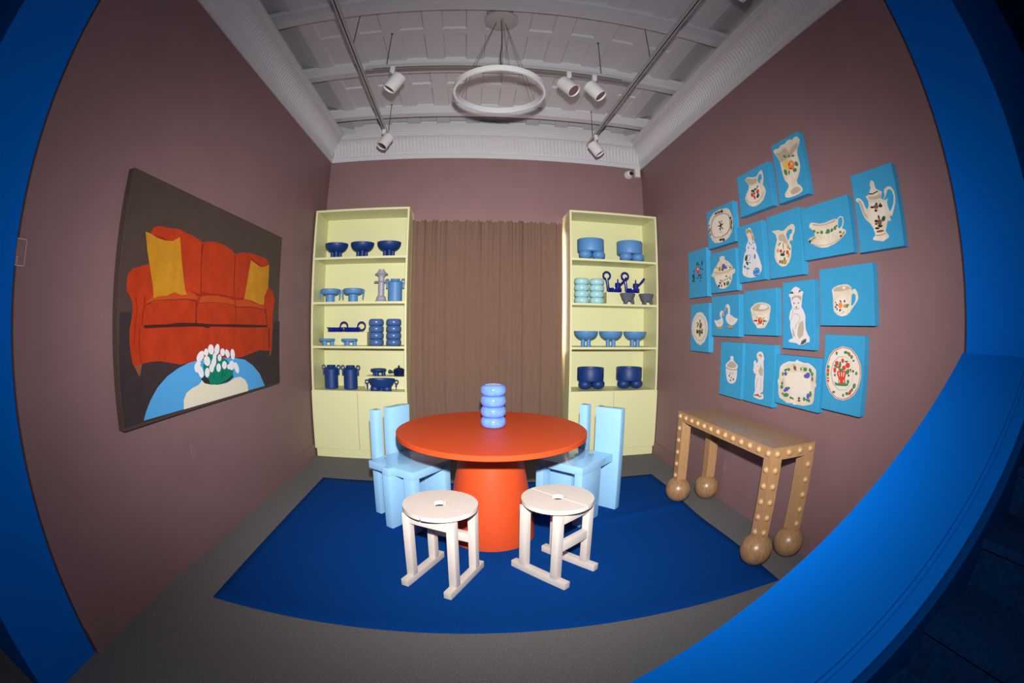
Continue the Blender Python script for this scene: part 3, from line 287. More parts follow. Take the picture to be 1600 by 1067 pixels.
  'c 2489 1151 2473 1172 2473 1215 2466 1253 2432 1275 2371 1296 2304 1298 2275 1314 2258 1306 2206 1297 2156 1299 2111 1283 2076 1261 2070 1216 2072 1185 2060 1164 2076 1147 2078 1108 2076 1070 2090 1041 2126 1030 2188 1016 2247 1016 2279 1009 2307 1017 2361 1009 2406 1024 2450 1034 2470 1066 2474 1117;w 2466 1253 2432 1275 2371 1296 2304 1298 2275 1314 2258 1306 2206 1297 2156 1299 2111 1283 2076 1261 2074 1216 2091 1260 2130 1280 2168 1288 2212 1287 2270 1289 2310 1288 2370 1283 2431 1262 2457 1233;i 2397 1192 2358 1217 2292 1229 2188 1232 2135 1206 2115 1162 2125 1118 2173 1096 2263 1084 2345 1094 2390 1126;w 2345 1094 2263 1086 2174 1100 2126 1125 2092 1145 2111 1104 2151 1075 2221 1066 2287 1065;u 2381 1210 2383 1201 2392 1195 2403 1194 2412 1199 2417 1207 2414 1216 2405 1222 2394 1223 2385 1219;g 2418 1205 2420 1196 2425 1190 2432 1189 2438 1194 2441 1203 2439 1212 2434 1218 2427 1218 2421 1213;g 2383 1241 2382 1236 2388 1230 2399 1225 2410 1223 2418 1226 2419 1231 2413 1237 2402 1242 2391 1244;g 2347 1242 2350 1236 2357 1231 2368 1230 2376 1233 2380 1239 2377 1246 2369 1251 2359 1251 2351 1248;b 2376 1240 2378 1236 2382 1233 2388 1232 2393 1234 2396 1238 2394 1242 2389 1245 2383 1245 2378 1243;b 2283 1263 2280 1255 2284 1248 2293 1245 2304 1247 2312 1254 2315 1262 2311 1269 2302 1272 2291 1270;~b 2327 1267 2312 1278 2296 1274 2294 1276 2313 1281 2330 1269;b 2275 1240 2280 1239 2290 1240 2301 1243 2309 1246 2311 1249 2305 1251 2296 1250 2285 1247 2277 1243;g 2219 1255 2221 1249 2225 1245 2230 1245 2235 1248 2237 1253 2236 1259 2232 1263 2226 1263 2222 1260;g 2164 1258 2167 1250 2177 1244 2191 1243 2202 1247 2207 1254 2203 1262 2193 1268 2179 1269 2168 1265;~g 2241 1260 2217 1269 2198 1264 2196 1266 2217 1271 2243 1262;u 2132 1216 2141 1205 2157 1200 2171 1201 2180 1210 2179 1223 2169 1234 2154 1239 2139 1237 2131 1229;u 2165 1215 2167 1207 2174 1201 2183 1200 2191 1204 2195 1212 2193 1220 2186 1225 2176 1226 2168 1222;g 2118 1257 2114 1247 2116 1240 2124 1237 2134 1241 2143 1249 2147 1258 2144 1266 2137 1268 2126 1265;g 2097 1233 2098 1225 2105 1219 2113 1219 2120 1223 2123 1230 2121 1238 2115 1243 2107 1244 2100 1240;g 2095 1202 2096 1192 2100 1186 2106 1185 2112 1190 2115 1200 2114 1210 2110 1217 2104 1217 2098 1212;b 2097 1206 2098 1200 2101 1197 2106 1196 2110 1199 2112 1204 2111 1210 2107 1214 2103 1214 2099 1211;u 2351 1120 2346 1112 2350 1102 2364 1093 2380 1089 2394 1091 2400 1099 2395 1110 2381 1118 2364 1122;u 2372 1095 2375 1089 2383 1084 2394 1082 2404 1085 2408 1091 2405 1098 2397 1103 2385 1104 2376 1101;g 2334 1116 2336 1111 2342 1107 2351 1106 2358 1108 2361 1113 2359 1119 2352 1123 2344 1124 2337 1121;g 2413 1115 2415 1107 2424 1100 2435 1099 2445 1103 2449 1111 2447 1120 2438 1126 2427 1127 2417 1123;g 2414 1140 2416 1134 2423 1129 2431 1128 2439 1131 2442 1137 2440 1144 2433 1149 2425 1150 2417 1146;~g 2422 1152 2411 1178 2415 1178 2427 1152;g 2343 1068 2348 1059 2364 1052 2384 1049 2401 1052 2409 1059 2403 1068 2388 1075 2367 1078 2350 1075;g 2404 1070 2405 1065 2411 1061 2417 1060 2423 1063 2426 1067 2425 1073 2419 1076 2413 1077 2407 1075;g 2300 1050 2306 1046 2316 1044 2326 1046 2332 1051 2332 1056 2325 1060 2315 1061 2305 1059 2300 1055;g 2285 1051 2286 1046 2290 1042 2294 1042 2299 1044 2301 1049 2300 1054 2296 1057 2292 1058 2287 1055;b 2214 1063 2216 1057 2222 1052 2229 1051 2236 1054 2240 1059 2238 1065 2232 1069 2224 1070 2217 1068;b 2209 1047 2212 1043 2219 1040 2229 1038 2237 1040 2240 1043 2238 1047 2230 1050 2221 1052 2213 1051;g 2158 1066 2160 1058 2166 1052 2175 1051 2182 1055 2186 1063 2184 1071 2178 1076 2170 1078 2162 1074;g 2121 1057 2127 1054 2139 1053 2150 1056 2158 1060 2159 1065 2153 1068 2141 1069 2130 1066 2122 1062;u 2118 1089 2120 1078 2127 1070 2137 1069 2146 1075 2150 1085 2148 1096 2141 1104 2131 1105 2123 1100;g 2098 1106 2099 1094 2105 1086 2113 1084 2121 1091 2125 1102 2124 1114 2118 1122 2109 1123 2102 1117;g 2108 1061 2109 1054 2113 1050 2119 1049 2125 1052 2128 1059 2127 1066 2122 1071 2116 1071 2111 1068'),
 ('round_plate', 'blue canvas painting of a round plate with a red flower basket, lowest on the right', [1.645, 2.0, 1.028, 1.487],
  'c 1982 1259 1975 1301 1951 1359 1910 1397 1834 1421 1755 1411 1702 1373 1666 1319 1658 1258 1672 1200 1702 1153 1743 1124 1800 1105 1867 1108 1926 1138 1964 1183;r 1975 1260 1968 1302 1944 1358 1905 1393 1834 1417 1758 1408 1708 1371 1671 1317 1664 1258 1678 1200 1707 1155 1746 1127 1801 1109 1865 1112 1921 1142 1957 1185;i 1969 1260 1962 1302 1938 1357 1901 1389 1833 1413 1762 1404 1713 1369 1677 1316 1669 1257 1683 1200 1712 1158 1750 1131 1801 1113 1862 1116 1915 1144 1951 1187;s 1724 1271 1737 1210 1784 1167 1848 1160 1906 1192 1933 1253 1918 1318 1867 1360 1802 1363 1749 1329;i 1727 1271 1739 1212 1783 1171 1844 1164 1898 1195 1924 1254 1909 1316 1862 1356 1801 1360 1750 1327;r 1873 1271 1794 1280 1790 1256 1797 1235 1790 1207 1855 1200 1856 1230 1870 1249;i 1859 1265 1850 1266 1846 1241 1849 1241;i 1836 1268 1827 1268 1826 1243 1831 1242;i 1814 1270 1805 1271 1808 1244 1814 1245;i 1849 1221 1842 1221 1840 1206 1848 1206;i 1811 1224 1804 1225 1802 1210 1810 1210;g 1892 1206 1858 1200 1768 1209 1763 1197 1788 1190 1849 1186 1880 1187;g 1756 1220 1757 1212 1763 1207 1770 1206 1777 1210 1780 1218 1778 1225 1773 1230 1765 1231 1759 1227;r 1879 1278 1881 1268 1888 1261 1896 1260 1904 1266 1907 1276 1906 1286 1899 1293 1890 1293 1883 1288;r 1860 1319 1863 1310 1871 1304 1881 1304 1890 1308 1894 1317 1892 1326 1884 1332 1873 1333 1864 1328;r 1811 1338 1813 1329 1820 1324 1828 1323 1835 1328 1839 1336 1837 1344 1830 1350 1822 1350 1815 1345;r 1758 1315 1761 1305 1770 1298 1783 1297 1794 1302 1799 1311 1796 1322 1786 1328 1773 1329 1762 1324;r 1793 1297 1795 1288 1804 1282 1815 1281 1824 1286 1829 1294 1826 1303 1817 1309 1806 1310 1797 1306;r 1839 1299 1841 1291 1847 1286 1856 1285 1863 1289 1866 1297 1864 1304 1858 1310 1849 1310 1842 1306;g 1835 1314 1837 1302 1841 1294 1848 1294 1854 1301 1857 1312 1856 1324 1851 1332 1844 1332 1838 1325;g 1865 1292 1872 1290 1884 1292 1896 1297 1903 1303 1902 1309 1895 1310 1883 1308 1872 1303 1865 1297;g 1813 1283 1817 1278 1828 1275 1842 1273 1854 1275 1859 1280 1855 1285 1844 1288 1829 1290 1818 1288;g 1775 1335 1777 1332 1785 1329 1796 1328 1804 1330 1807 1333 1804 1337 1796 1339 1786 1340 1778 1338;g 1759 1274 1767 1265 1777 1261 1787 1262 1792 1269 1791 1279 1783 1288 1773 1293 1763 1291 1758 1284;g 1879 1248 1880 1242 1885 1239 1890 1238 1895 1241 1898 1246 1896 1252 1892 1255 1886 1256 1881 1253;k 1743 1290 1744 1287 1747 1284 1752 1284 1756 1286 1758 1289 1756 1292 1753 1295 1748 1295 1745 1293;k 1719 1284 1720 1280 1724 1277 1730 1276 1734 1279 1736 1282 1735 1286 1731 1289 1726 1290 1721 1288;k 1757 1256 1758 1252 1761 1249 1766 1249 1770 1251 1772 1255 1770 1259 1767 1262 1762 1262 1759 1260;k 1741 1280 1742 1277 1744 1276 1747 1275 1749 1277 1750 1279 1749 1281 1747 1283 1745 1283 1742 1282;g 1940 1293 1942 1287 1949 1283 1958 1282 1965 1285 1968 1291 1966 1297 1959 1302 1950 1302 1943 1299;r 1941 1270 1943 1263 1948 1258 1955 1257 1961 1261 1963 1268 1962 1276 1957 1281 1950 1281 1944 1277;g 1941 1247 1942 1240 1947 1235 1954 1234 1960 1238 1963 1245 1961 1253 1956 1258 1949 1258 1943 1254;r 1936 1208 1937 1203 1940 1199 1945 1199 1950 1202 1952 1206 1951 1211 1947 1214 1942 1215 1938 1212;g 1935 1225 1937 1222 1943 1220 1951 1219 1958 1220 1961 1222 1958 1225 1952 1227 1944 1228 1938 1227;g 1780 1388 1783 1383 1792 1379 1803 1379 1812 1381 1816 1386 1813 1392 1804 1395 1793 1396 1784 1393;g 1758 1382 1761 1376 1767 1372 1775 1372 1782 1375 1785 1381 1783 1387 1776 1390 1768 1391 1761 1388;r 1755 1375 1756 1369 1761 1366 1766 1365 1771 1369 1773 1374 1771 1380 1767 1384 1762 1384 1757 1381;g 1733 1364 1735 1357 1741 1353 1748 1352 1754 1356 1757 1363 1755 1370 1749 1374 1742 1375 1736 1371;g 1717 1344 1719 1340 1724 1338 1730 1337 1735 1339 1738 1342 1736 1346 1731 1348 1725 1349 1719 1347;g 1869 1379 1871 1373 1876 1369 1883 1368 1888 1372 1891 1378 1889 1384 1884 1387 1877 1388 1871 1384;g 1687 1275 1688 1268 1693 1264 1699 1263 1705 1267 1707 1273 1706 1279 1701 1283 1695 1284 1689 1280;g 1695 1200 1700 1190 1708 1185 1716 1185 1721 1192 1721 1202 1716 1211 1708 1216 1700 1216 1695 1210;r 1727 1160 1733 1150 1741 1145 1748 1146 1752 1152 1750 1162 1744 1172 1736 1177 1729 1176 1726 1169;g 1750 1152 1752 1146 1759 1142 1768 1141 1776 1143 1780 1149 1778 1155 1771 1159 1761 1160 1754 1158;g 1714 1178 1715 1173 1719 1168 1726 1168 1731 1171 1734 1176 1733 1182 1728 1186 1722 1187 1716 1184;g 1788 1138 1789 1132 1793 1128 1799 1127 1804 1130 1806 1135 1805 1141 1801 1146 1795 1146 1791 1143;g 1871 1148 1873 1143 1880 1140 1888 1139 1896 1140 1899 1144 1897 1149 1890 1152 1881 1153 1874 1151'),
]
SOFA_ART = 'D1 1669 1582 1770 1584 1781 1395 2135 1354 2952 1309 3637 1307 3729 1551 3849 1552 3830 989 1655 997 1653 1222;or 1761 1367 1776 1309 1832 1305 1858 1310 1937 1316 2032 1313 2131 1298 2251 1277 2380 1280 2553 1285 2782 1274 3085 1269 3254 1286 3411 1306 3666 1287 3685 1477 3691 1625 3715 1700 3687 1798 3532 1883 1931 1750 1741 1736 1720 1699 1773 1638 1778 1581 1753 1495 1752 1424;or 1715 1740 1723 1778 1762 1810 1825 1829 1902 1848 1937 1844 1917 1935 1894 2026 1917 2057 1968 2075 2042 2078 2171 2092 2256 2085 2374 2078 2471 2050 2497 1731 1722 1686;or 2291 2077 2333 2083 2426 2068 2483 2054 2519 2072 2648 2090 2789 2086 2885 2069 2946 2047 3022 2069 3186 2091 3366 2093 3513 2088 3568 2053 3579 1853 3673 1817 3726 1745 3708 1679 3671 1624 3661 1518 2349 1517;dr 1925 2018 1991 2021 2083 2006 2158 2023 2200 2049 2196 2037 2110 1998 2009 1996;dr 3207 2055 3329 2032 3425 2014 3498 2018 3558 2052 3571 2037 3475 2004 3403 2001 3210 2031;~dk 2476 2049 2471 1948 2482 1830 2487 1720 2494 1721 2488 1831 2477 1948 2482 2049;~dk 2943 2042 2950 1875 2960 1723 2968 1723 2958 1875 2951 2043;~dk 2465 2046 2472 1927 2489 1757 2495 1757 2478 1927 2471 2046;dr 2503 1721 2509 1737 2612 1728 2780 1734 2945 1722 3143 1723 3103 1712 2927 1707 2747 1717 2613 1716 2474 1700 2429 1705 2384 1718 2383 1729 2442 1721;dl 2475 1680 2519 1708 2695 1720 2871 1713 2975 1696 2977 1665 2820 1667 2616 1667 2477 1653;dl 2989 1697 3165 1715 3318 1694 3506 1671 3506 1651 3275 1663 2991 1652;~dk 2469 1655 2616 1668 2819 1670 2976 1661 2991 1650 3275 1659 3506 1644 3508 1648 3275 1663 2992 1654 2978 1664 2820 1673 2616 1671 2469 1658;~dk 2471 1696 2437 1633 2433 1525 2439 1525 2443 1632 2477 1696;~dk 2978 1696 2990 1607 3000 1526 3006 1526 2996 1607 2984 1697;~dk 3512 1661 3547 1590 3558 1507 3571 1507 3559 1591 3524 1662;dl 1887 1634 1963 1683 2101 1706 2313 1723 2412 1716 2448 1687 2316 1676 2104 1659 1939 1636;~dr 1872 1670 1883 1635 1864 1583 1859 1516 1871 1516 1876 1582 1896 1635 1885 1672;~dk 1902 1626 1966 1647 2104 1661 2316 1675 2440 1667 2441 1671 2316 1678 2104 1664 1965 1650 1899 1629;~dr 1841 1502 1832 1436 1834 1370 1847 1314 1856 1314 1843 1370 1841 1436 1850 1501;~dr 1792 1667 1814 1610 1798 1524 1784 1423 1793 1423 1806 1523 1823 1610 1800 1668;dk 1871 1512 1891 1517 2109 1521 2259 1531 2454 1528 2671 1521 2956 1522 3185 1519 3567 1514 3567 1496 3185 1497 2870 1502 2633 1506 2587 1494 2524 1505 2387 1507 2153 1505 1891 1500;~dk 3603 1489 3606 1308 3620 1308 3618 1489;~dk 2432 1669 2437 1523 2444 1523 2439 1669;br 3621 1295 3651 1300 3634 1246 3604 1248;br 1779 1309 1855 1310 1828 1243 1809 1263;ye 1840 2019 1884 2017 1958 2002 2045 2001 2121 2010 2194 2046 2220 1963 2252 1863 2296 1730 2316 1705 2255 1698 2174 1711 2099 1686 2026 1679 1967 1666 1956 1725 1916 1828 1877 1916;ye 3209 2038 3285 2021 3403 2003 3486 2016 3569 2048 3571 1936 3568 1841 3500 1764 3493 1686 3409 1688 3272 1711 3123 1718 3164 1848 3186 1936;bl 1828 1007 1856 1049 1913 1109 1990 1169 2095 1221 2218 1258 2330 1279 2448 1288 2665 1289 2950 1273 3130 1247 3274 1190 3398 1110 3491 996 2346 1001;iv 2248 1001 2257 1060 2295 1098 2364 1119 2450 1131 2492 1155 2539 1130 2687 1101 2827 1096 2959 1122 3050 1121 3129 1088 3167 1045 3171 995 2615 998;D2 2480 1164 2518 1183 2621 1205 2817 1197 2930 1157 2938 1130 2871 1107 2726 1100 2611 1112 2521 1132;gr 2602 1113 2579 1153 2526 1177 2515 1251 2592 1320 2667 1325 2843 1265 2943 1186 2929 1146 2851 1124 2726 1104;wh 2522 1301 2494 1283 2463 1277 2440 1284 2434 1302 2447 1324 2474 1341 2505 1348 2529 1341 2535 1323;wh 2589 1334 2583 1319 2567 1310 2550 1312 2536 1322 2531 1337 2537 1352 2552 1360 2570 1359 2584 1349;wh 2666 1350 2661 1329 2642 1316 2616 1317 2595 1330 2584 1351 2589 1371 2608 1384 2633 1384 2655 1372;wh 2741 1342 2727 1320 2704 1308 2683 1311 2671 1327 2672 1351 2686 1373 2708 1385 2729 1383 2742 1366;wh 2821 1321 2813 1305 2794 1296 2772 1298 2755 1309 2749 1325 2756 1341 2774 1350 2797 1349 2815 1338;wh 2888 1312 2891 1292 2880 1280 2860 1278 2839 1289 2823 1307 2820 1326 2831 1339 2851 1340 2873 1330;wh 2971 1299 2967 1275 2952 1260 2930 1261 2911 1276 2902 1300 2905 1324 2920 1339 2941 1338 2961 1323;wh 2696 1299 2690 1286 2676 1279 2660 1280 2647 1289 2643 1303 2649 1316 2662 1323 2679 1322 2692 1313;wh 2766 1285 2760 1271 2746 1262 2729 1264 2716 1274 2711 1289 2717 1303 2731 1311 2748 1310 2762 1300;wh 2609 1278 2606 1257 2588 1244 2561 1243 2536 1256 2523 1276 2525 1297 2543 1310 2569 1311 2595 1299;wh 2470 1242 2462 1222 2444 1212 2423 1213 2407 1227 2402 1247 2410 1266 2428 1277 2449 1276 2465 1262;wh 2511 1216 2515 1189 2504 1173 2483 1172 2460 1187 2443 1212 2439 1238 2449 1255 2470 1256 2494 1241;wh 2483 1268 2477 1257 2462 1252 2445 1253 2432 1261 2428 1272 2434 1282 2448 1287 2465 1286 2478 1278;wh 2687 1254 2671 1233 2648 1222 2627 1225 2617 1242 2620 1265 2636 1286 2659 1297 2679 1294 2690 1277;wh 2656 1221 2648 1204 2630 1195 2610 1197 2594 1209 2589 1227 2597 1244 2614 1253 2635 1252 2651 1239;wh 2594 1197 2586 1178 2568 1167 2548 1169 2533 1183 2529 1203 2537 1221 2554 1232 2574 1230 2589 1217;wh 2751 1216 2743 1198 2726 1189 2705 1191 2690 1203 2685 1222 2693 1239 2710 1249 2731 1247 2746 1235;wh 2840 1227 2831 1210 2812 1201 2790 1203 2772 1216 2767 1233 2775 1250 2794 1259 2816 1258 2834 1245;wh 2957 1216 2947 1195 2924 1184 2897 1186 2877 1201 2871 1223 2881 1243 2903 1255 2929 1253 2950 1238;wh 3023 1196 3029 1169 3019 1153 2997 1152 2972 1168 2954 1193 2948 1219 2958 1236 2979 1237 3004 1222;wh 2900 1210 2893 1199 2878 1193 2860 1195 2846 1203 2841 1215 2848 1227 2863 1233 2881 1231 2895 1223;~gk 2653 1184 2641 1157 2648 1155 2660 1182;~gk 2782 1201 2751 1145 2759 1143 2790 1199;~gk 2833 1187 2788 1151 2795 1149 2840 1184'

# ================================================================ the room shell
XL, XR, YB, YO = -1.861, 2.17, 5.22, 0.938
struct(MB().box(-6, -4, -0.1, 7, 5.34, 0.0).build('floor', M['carpet'], smooth=0), 'mottled grey carpet floor')
struct(MB().box(XL - 0.12, YO, 0, XL, YB + 0.12, 4.55).build('wall_left', M['mauve'], smooth=0), 'mauve wall behind the sofa painting')
struct(MB().box(XR, YO, 0, XR + 0.12, YB + 0.12, 4.55).build('wall_right', M['mauve'], smooth=0), 'mauve wall behind the blue canvases')
WX0, WX1, WZ0, WZ1 = -0.45, 1.075, 1.15, 2.70
wb = MB()
wb.box(XL, YB, 0, WX0, YB + 0.12, 4.55); wb.box(WX1, YB, 0, XR, YB + 0.12, 4.55)
wb.box(WX0, YB, 0, WX1, YB + 0.12, WZ0); wb.box(WX0, YB, WZ1, WX1, YB + 0.12, 4.55)
struct(wb.build('wall_back', M['mauve'], smooth=0), 'mauve back wall above the curtain')
wf = MB(); fw = 0.04
for a in ((WX0, WZ0, WX1, WZ0 + fw), (WX0, WZ1 - fw, WX1, WZ1), (WX0, WZ0, WX0 + fw, WZ1), (WX1 - fw, WZ0, WX1, WZ1), ((WX0 + WX1) / 2 - fw / 2, WZ0, (WX0 + WX1) / 2 + fw / 2, WZ1)):
    wf.box(a[0], YB + 0.03, a[1], a[2], YB + 0.09, a[3])
wfo = struct(wf.build('window_1', M['white'], smooth=0), 'window hidden behind the curtain')
pane_m = mat('daylit_pane', (0.9, 0.8, 0.72), 0.5, emit=((1.0, 0.76, 0.66), 6.5))
for k, (a, b) in enumerate(((WX0 + fw, (WX0 + WX1) / 2 - fw / 2), ((WX0 + WX1) / 2 + fw / 2, WX1 - fw))):
    MB().box(a, YB + 0.055, WZ0 + fw, b, YB + 0.065, WZ1 - fw).build('pane', pane_m, wfo, 0)

# baseboards
def board(name, x0, y0, x1, y1):
    struct(MB().box(x0, y0, 0.0, x1, y1, 0.14).box(x0 + (0.003 if x0 > 0 else 0), y0, 0.14, x1 - (0.003 if x0 < 0 else 0), y1, 0.147).build(name, M['mauve'], smooth=0))
board('baseboard_left', XL, YO, XL + 0.014, YB)
board('baseboard_right', XR - 0.014, YO, XR, YB)
struct(MB().box(-0.71, YB - 0.014, 0, 1.08, YB, 0.14).build('baseboard_back', M['mauve'], smooth=0))

# ---- cornice: ribbed cove swept round three walls
PROF = [(0.0, 3.600, 0), (0.014, 3.600, 0), (0.014, 3.652, 0), (0.022, 3.656, 0), (0.022, 3.664, 0), (0.017, 3.668, 0)]
for i in range(13):   # the cove
    t = i / 12; a = t * PI / 2
    PROF.append((0.020 + 0.118 * (1 - math.cos(a)) , 3.672 + 0.200 * math.sin(a), math.sin(PI * min(1, t * 1.05)) ** 0.5 if 0 < t < 1 else 0))
PROF += [(0.140, 3.880, 0), (0.150, 3.880, 0), (0.152, 3.895, 0), (0.166, 3.900, 0), (0.168, 3.915, 0), (0.180, 3.918, 0), (0.180, 3.935, 0), (0.0, 3.94, 0)]
def cornice(name, side, label):
    # stations run along the wall; the mitres at the back corners follow the offset
    if side == 'back': a0, a1 = XL, XR
    else: a0, a1 = YO, YB
    pitch = 0.046; n = int((a1 - a0) / pitch) * 6
    vs_ = []; fs_ = []; K = len(PROF)
    for i in range(n + 1):
        t = i / n
        for p, z, rib in PROF:
            if side == 'back': s0, s1 = a0 + p, a1 - p
            else: s0, s1 = a0, a1 - p
            s = s0 + (s1 - s0) * t
            d = abs(math.sin(PI * s / pitch + 9 * (z - 3.7)))
            q = p + rib * (-0.011 + 0.019 * d)
            if side == 'left': vs_.append((XL + q, s, z))
            elif side == 'right': vs_.append((XR - q, s, z))
            else: vs_.append((s, YB - q, z))
    for i in range(n):
        for k in range(K - 1):
            a = i * K + k; fs_.append((a, a + 1, a + K + 1, a + K))
    m = MB(); m.add(vs_, fs_)
    struct(m.build(name, M['white'], smooth=50), label)
cornice('trim_1', 'left', 'white ribbed cornice above the left wall')
cornice('trim_2', 'back', 'white ribbed cornice above the back wall')
cornice('trim_3', 'right', 'white ribbed cornice above the right wall')
struct(MB().box(-1.545, 5.03, 3.935, 1.90, 5.12, 4.02, 0.004).build('trim_4', M['white'], smooth=0), 'long white board above the back cornice')

fz = MB(); fz.box(XL, YO, 3.94, XL + 0.004, YB, 4.5); struct(fz.build('trim_5', M['white'], smooth=0), 'white frieze above the left cornice')
fz = MB(); fz.box(XR - 0.004, YO, 3.94, XR, YB, 4.5); struct(fz.build('trim_6', M['white'], smooth=0), 'white frieze above the right cornice')
fz = MB(); fz.box(XL, YB - 0.004, 3.94, XR, YB, 4.5); struct(fz.build('trim_7', M['white'], smooth=0), 'white frieze above the back cornice')
# ---- coffered ceiling between cross beams
CZ = 4.10; XE0, XE1 = -1.60, 1.92
cxs = [-0.228 + 0.375 * k for k in range(-3, 6)]; cw = 0.215
cm = MB(); panels = []
def quad(m, x0, y0, z0, x1, y1, z1=None):
    z1 = z0 if z1 is None else z1
    m.add([(x0, y0, z0), (x1, y0, z1), (x1, y1, z1), (x0, y1, z0)], [(0, 1, 2, 3)])
for k in range(-2, 3):
    yb = 2.77 + 1.013 * k; y1 = min(yb + 0.93, YB)
    rows = [(yb + 0.03, yb + 0.40), (yb + 0.485, yb + 0.915)]
    rows = [r for r in rows if r[1] < YB]
    if k == 2: rows = [(yb + 0.03, yb + 0.37)]
    ys = [yb - 0.09]
    for r in rows: ys += list(r)
    ys.append(yb + 1.013 - 0.09 if k < 2 else YB + 0.1)
    xs = [XE0]
    for cx in cxs: xs += [cx - cw / 2, cx + cw / 2]
    xs.append(XE1)
    for i in range(len(xs) - 1):
        for j in range(len(ys) - 1):
            if i % 2 == 1 and j % 2 == 1: panels.append((xs[i], ys[j], xs[i + 1], ys[j + 1]))
            else: quad(cm, xs[i], ys[j], CZ, xs[i + 1], ys[j + 1])
    for j in range(len(ys) - 1):   # end strips rising towards the walls
        quad(cm, XL - 0.05, ys[j], CZ + 0.105, XE0, ys[j + 1], CZ); quad(cm, XE1, ys[j], CZ, XR + 0.05, ys[j + 1], CZ + 0.105)
        if j % 2 == 1:
            for xa, za, xb, zb in ((XL - 0.02, CZ + 0.115, XE0 - 0.015, CZ + 0.022), (XE1 + 0.015, CZ + 0.022, XR + 0.02, CZ + 0.115)):
                cm.add([(xa, ys[j], za), (xb, ys[j], zb), (xb, ys[j + 1], zb), (xa, ys[j + 1], za)], [(0, 1, 2, 3)])
quad(cm, XL - 0.05, YO - 0.2, CZ, XR + 0.05, 2.77 - 2.026 - 0.09)
rd, bv = 0.022, 0.012
for x0, y0, x1, y1 in panels:
    o = [(x0, y0, CZ), (x1, y0, CZ), (x1, y1, CZ), (x0, y1, CZ)]
    i = [(x0 + bv, y0 + bv, CZ + rd), (x1 - bv, y0 + bv, CZ + rd), (x1 - bv, y1 - bv, CZ + rd), (x0 + bv, y1 - bv, CZ + rd)]
    cm.add(o + i, [(0, 1, 5, 4), (1, 2, 6, 5), (2, 3, 7, 6), (3, 0, 4, 7)])
tilt = lambda y: (0.115 - 0.36 * (y - 4.80)) if y > 4.79 else 0.0    # the last bay leans down towards the back wall
cm.v = [(v[0], v[1], v[2] + tilt(v[1])) for v in cm.v]
ceil = struct(cm.build('ceiling', M['white'], smooth=0), 'white coffered ceiling between cross beams')
cache = {}
for x0, y0, x1, y1 in panels:
    key = (round(x1 - x0, 3), round(y1 - y0, 3))
    if key not in cache:
        hx, hy = key[0] / 2 - bv, key[1] / 2 - bv
        o = MB().box(-hx, -hy, -0.002, hx, hy, 0.01, 0.001).build('coffer_panel', M['white'], ceil, 0); cache[key] = o
    else:
        o = cache[key].copy(); C.objects.link(o); o.parent = ceil
    o.location = ((x0 + x1) / 2, (y0 + y1) / 2, CZ + rd + tilt((y0 + y1) / 2))
    o.rotation_euler = (math.atan(-0.36), 0, 0) if y0 > 4.79 else (0, 0, 0)
for k in range(-2, 3):
    yf = 2.775 + 1.013 * k
    m = MB(); m.prism([(0, 0), (0.095, 0), (0.095, 0.12), (-0.02, 0.12), (-0.012, 0.10), (0, 0.09)], XL, XR)
    m.v = [(v[2], yf - 0.095 + v[0], 4.0 + v[1]) for v in m.v]
    m.build('ceiling_beam', M['white'], ceil, 0)
MB().box(XL - 0.15, YO - 0.5, 4.50, XR + 0.15, YB + 0.15, 4.56).build('ceiling_slab', M['white'], ceil, 0)

# ---- the blue opening the camera looks through
JY0, JY1 = 0.445, 0.925
pier = MB(); pier.box(-9.0, JY0, 0, XL - 0.003, JY1, 9.0)
struct(pier.build('wall_front_left', M['bluewall'], smooth=0), 'blue painted pier on the left of the opening')
pier = MB(); pier.box(XR + 0.003, JY0, 0, 12.0, JY1, 9.0)
struct(pier.build('wall_front_right', M['bluewall'], smooth=0), 'blue painted pier on the right of the opening')
struct(MB().box(XL - 0.003, JY0, 4.0, XR + 0.003, JY1, 9.0).build('wall_front_top', M['bluewall'], smooth=0), 'blue lintel over the opening')

struct(MB().box(-6.0, -4.0, 0, -5.9, JY0, 9.0).build('wall_hall_left', M['stairs'], smooth=0), 'dark wall at the far left of the hall')
struct(MB().box(6.5, -4.0, 0, 6.6, JY0, 9.0).build('wall_hall_right', M['stairs'], smooth=0), 'dark wall beyond the staircase')
dkm = mat('shadow_gap', (0.03, 0.015, 0.015), 0.9, spec=0.1)  # dark filler colour stands in for the shade inside the recessed gaps
struct(MB().box(-2.1, 0.9255, 0, XL - 0.022, 0.9375, 4.0).build('trim_8', dkm, smooth=0), 'dark filler strip coloured as shade in the gap between the left pier and the mauve wall')
struct(MB().box(XR + 0.022, 0.9255, 0, 2.4, 0.9375, 4.0).build('trim_9', dkm, smooth=0), 'dark filler strip coloured as shade in the gap between the right pier and the mauve wall')
# ---- staircase with its sloping blue parapet
SL, Z0 = 0.604, 0.117
cz = lambda x: Z0 + SL * x
par = thing('stair_parapet', 'wide sloping blue parapet rising to the right across the opening', 'parapet', (0, 0, 0))
xa, xb = -0.185, XR - 0.002
m = MB(); m.prism([(xa, 0.0), (xb, 0.0), (xb, cz(xb) - 0.045), (xa, 0.005)], 0.47, 0.925)
m.v = [(v[0], v[2], v[1]) for v in m.v]; m.build('parapet_wall', M['bluewall'], par, 0)
def sloped(y0, y1, dz0, dz1, name, x0=xa, x1=xb, r=None):
    m = MB(); m.prism([(x0, max(0.0, cz(x0) + dz0)), (x1, cz(x1) + dz0), (x1, cz(x1) + dz1), (x0, max(0.0, cz(x0)) + dz1)], y0, y1)
    m.v = [(v[0], v[2], v[1]) for v in m.v]; return m.build(name, M['bluewall'], par, 0)
sloped(0.518, 0.945, -0.04, 0.0, 'parapet_cap')
sloped(0.430, 0.492, -0.045, -0.006, 'parapet_edge')
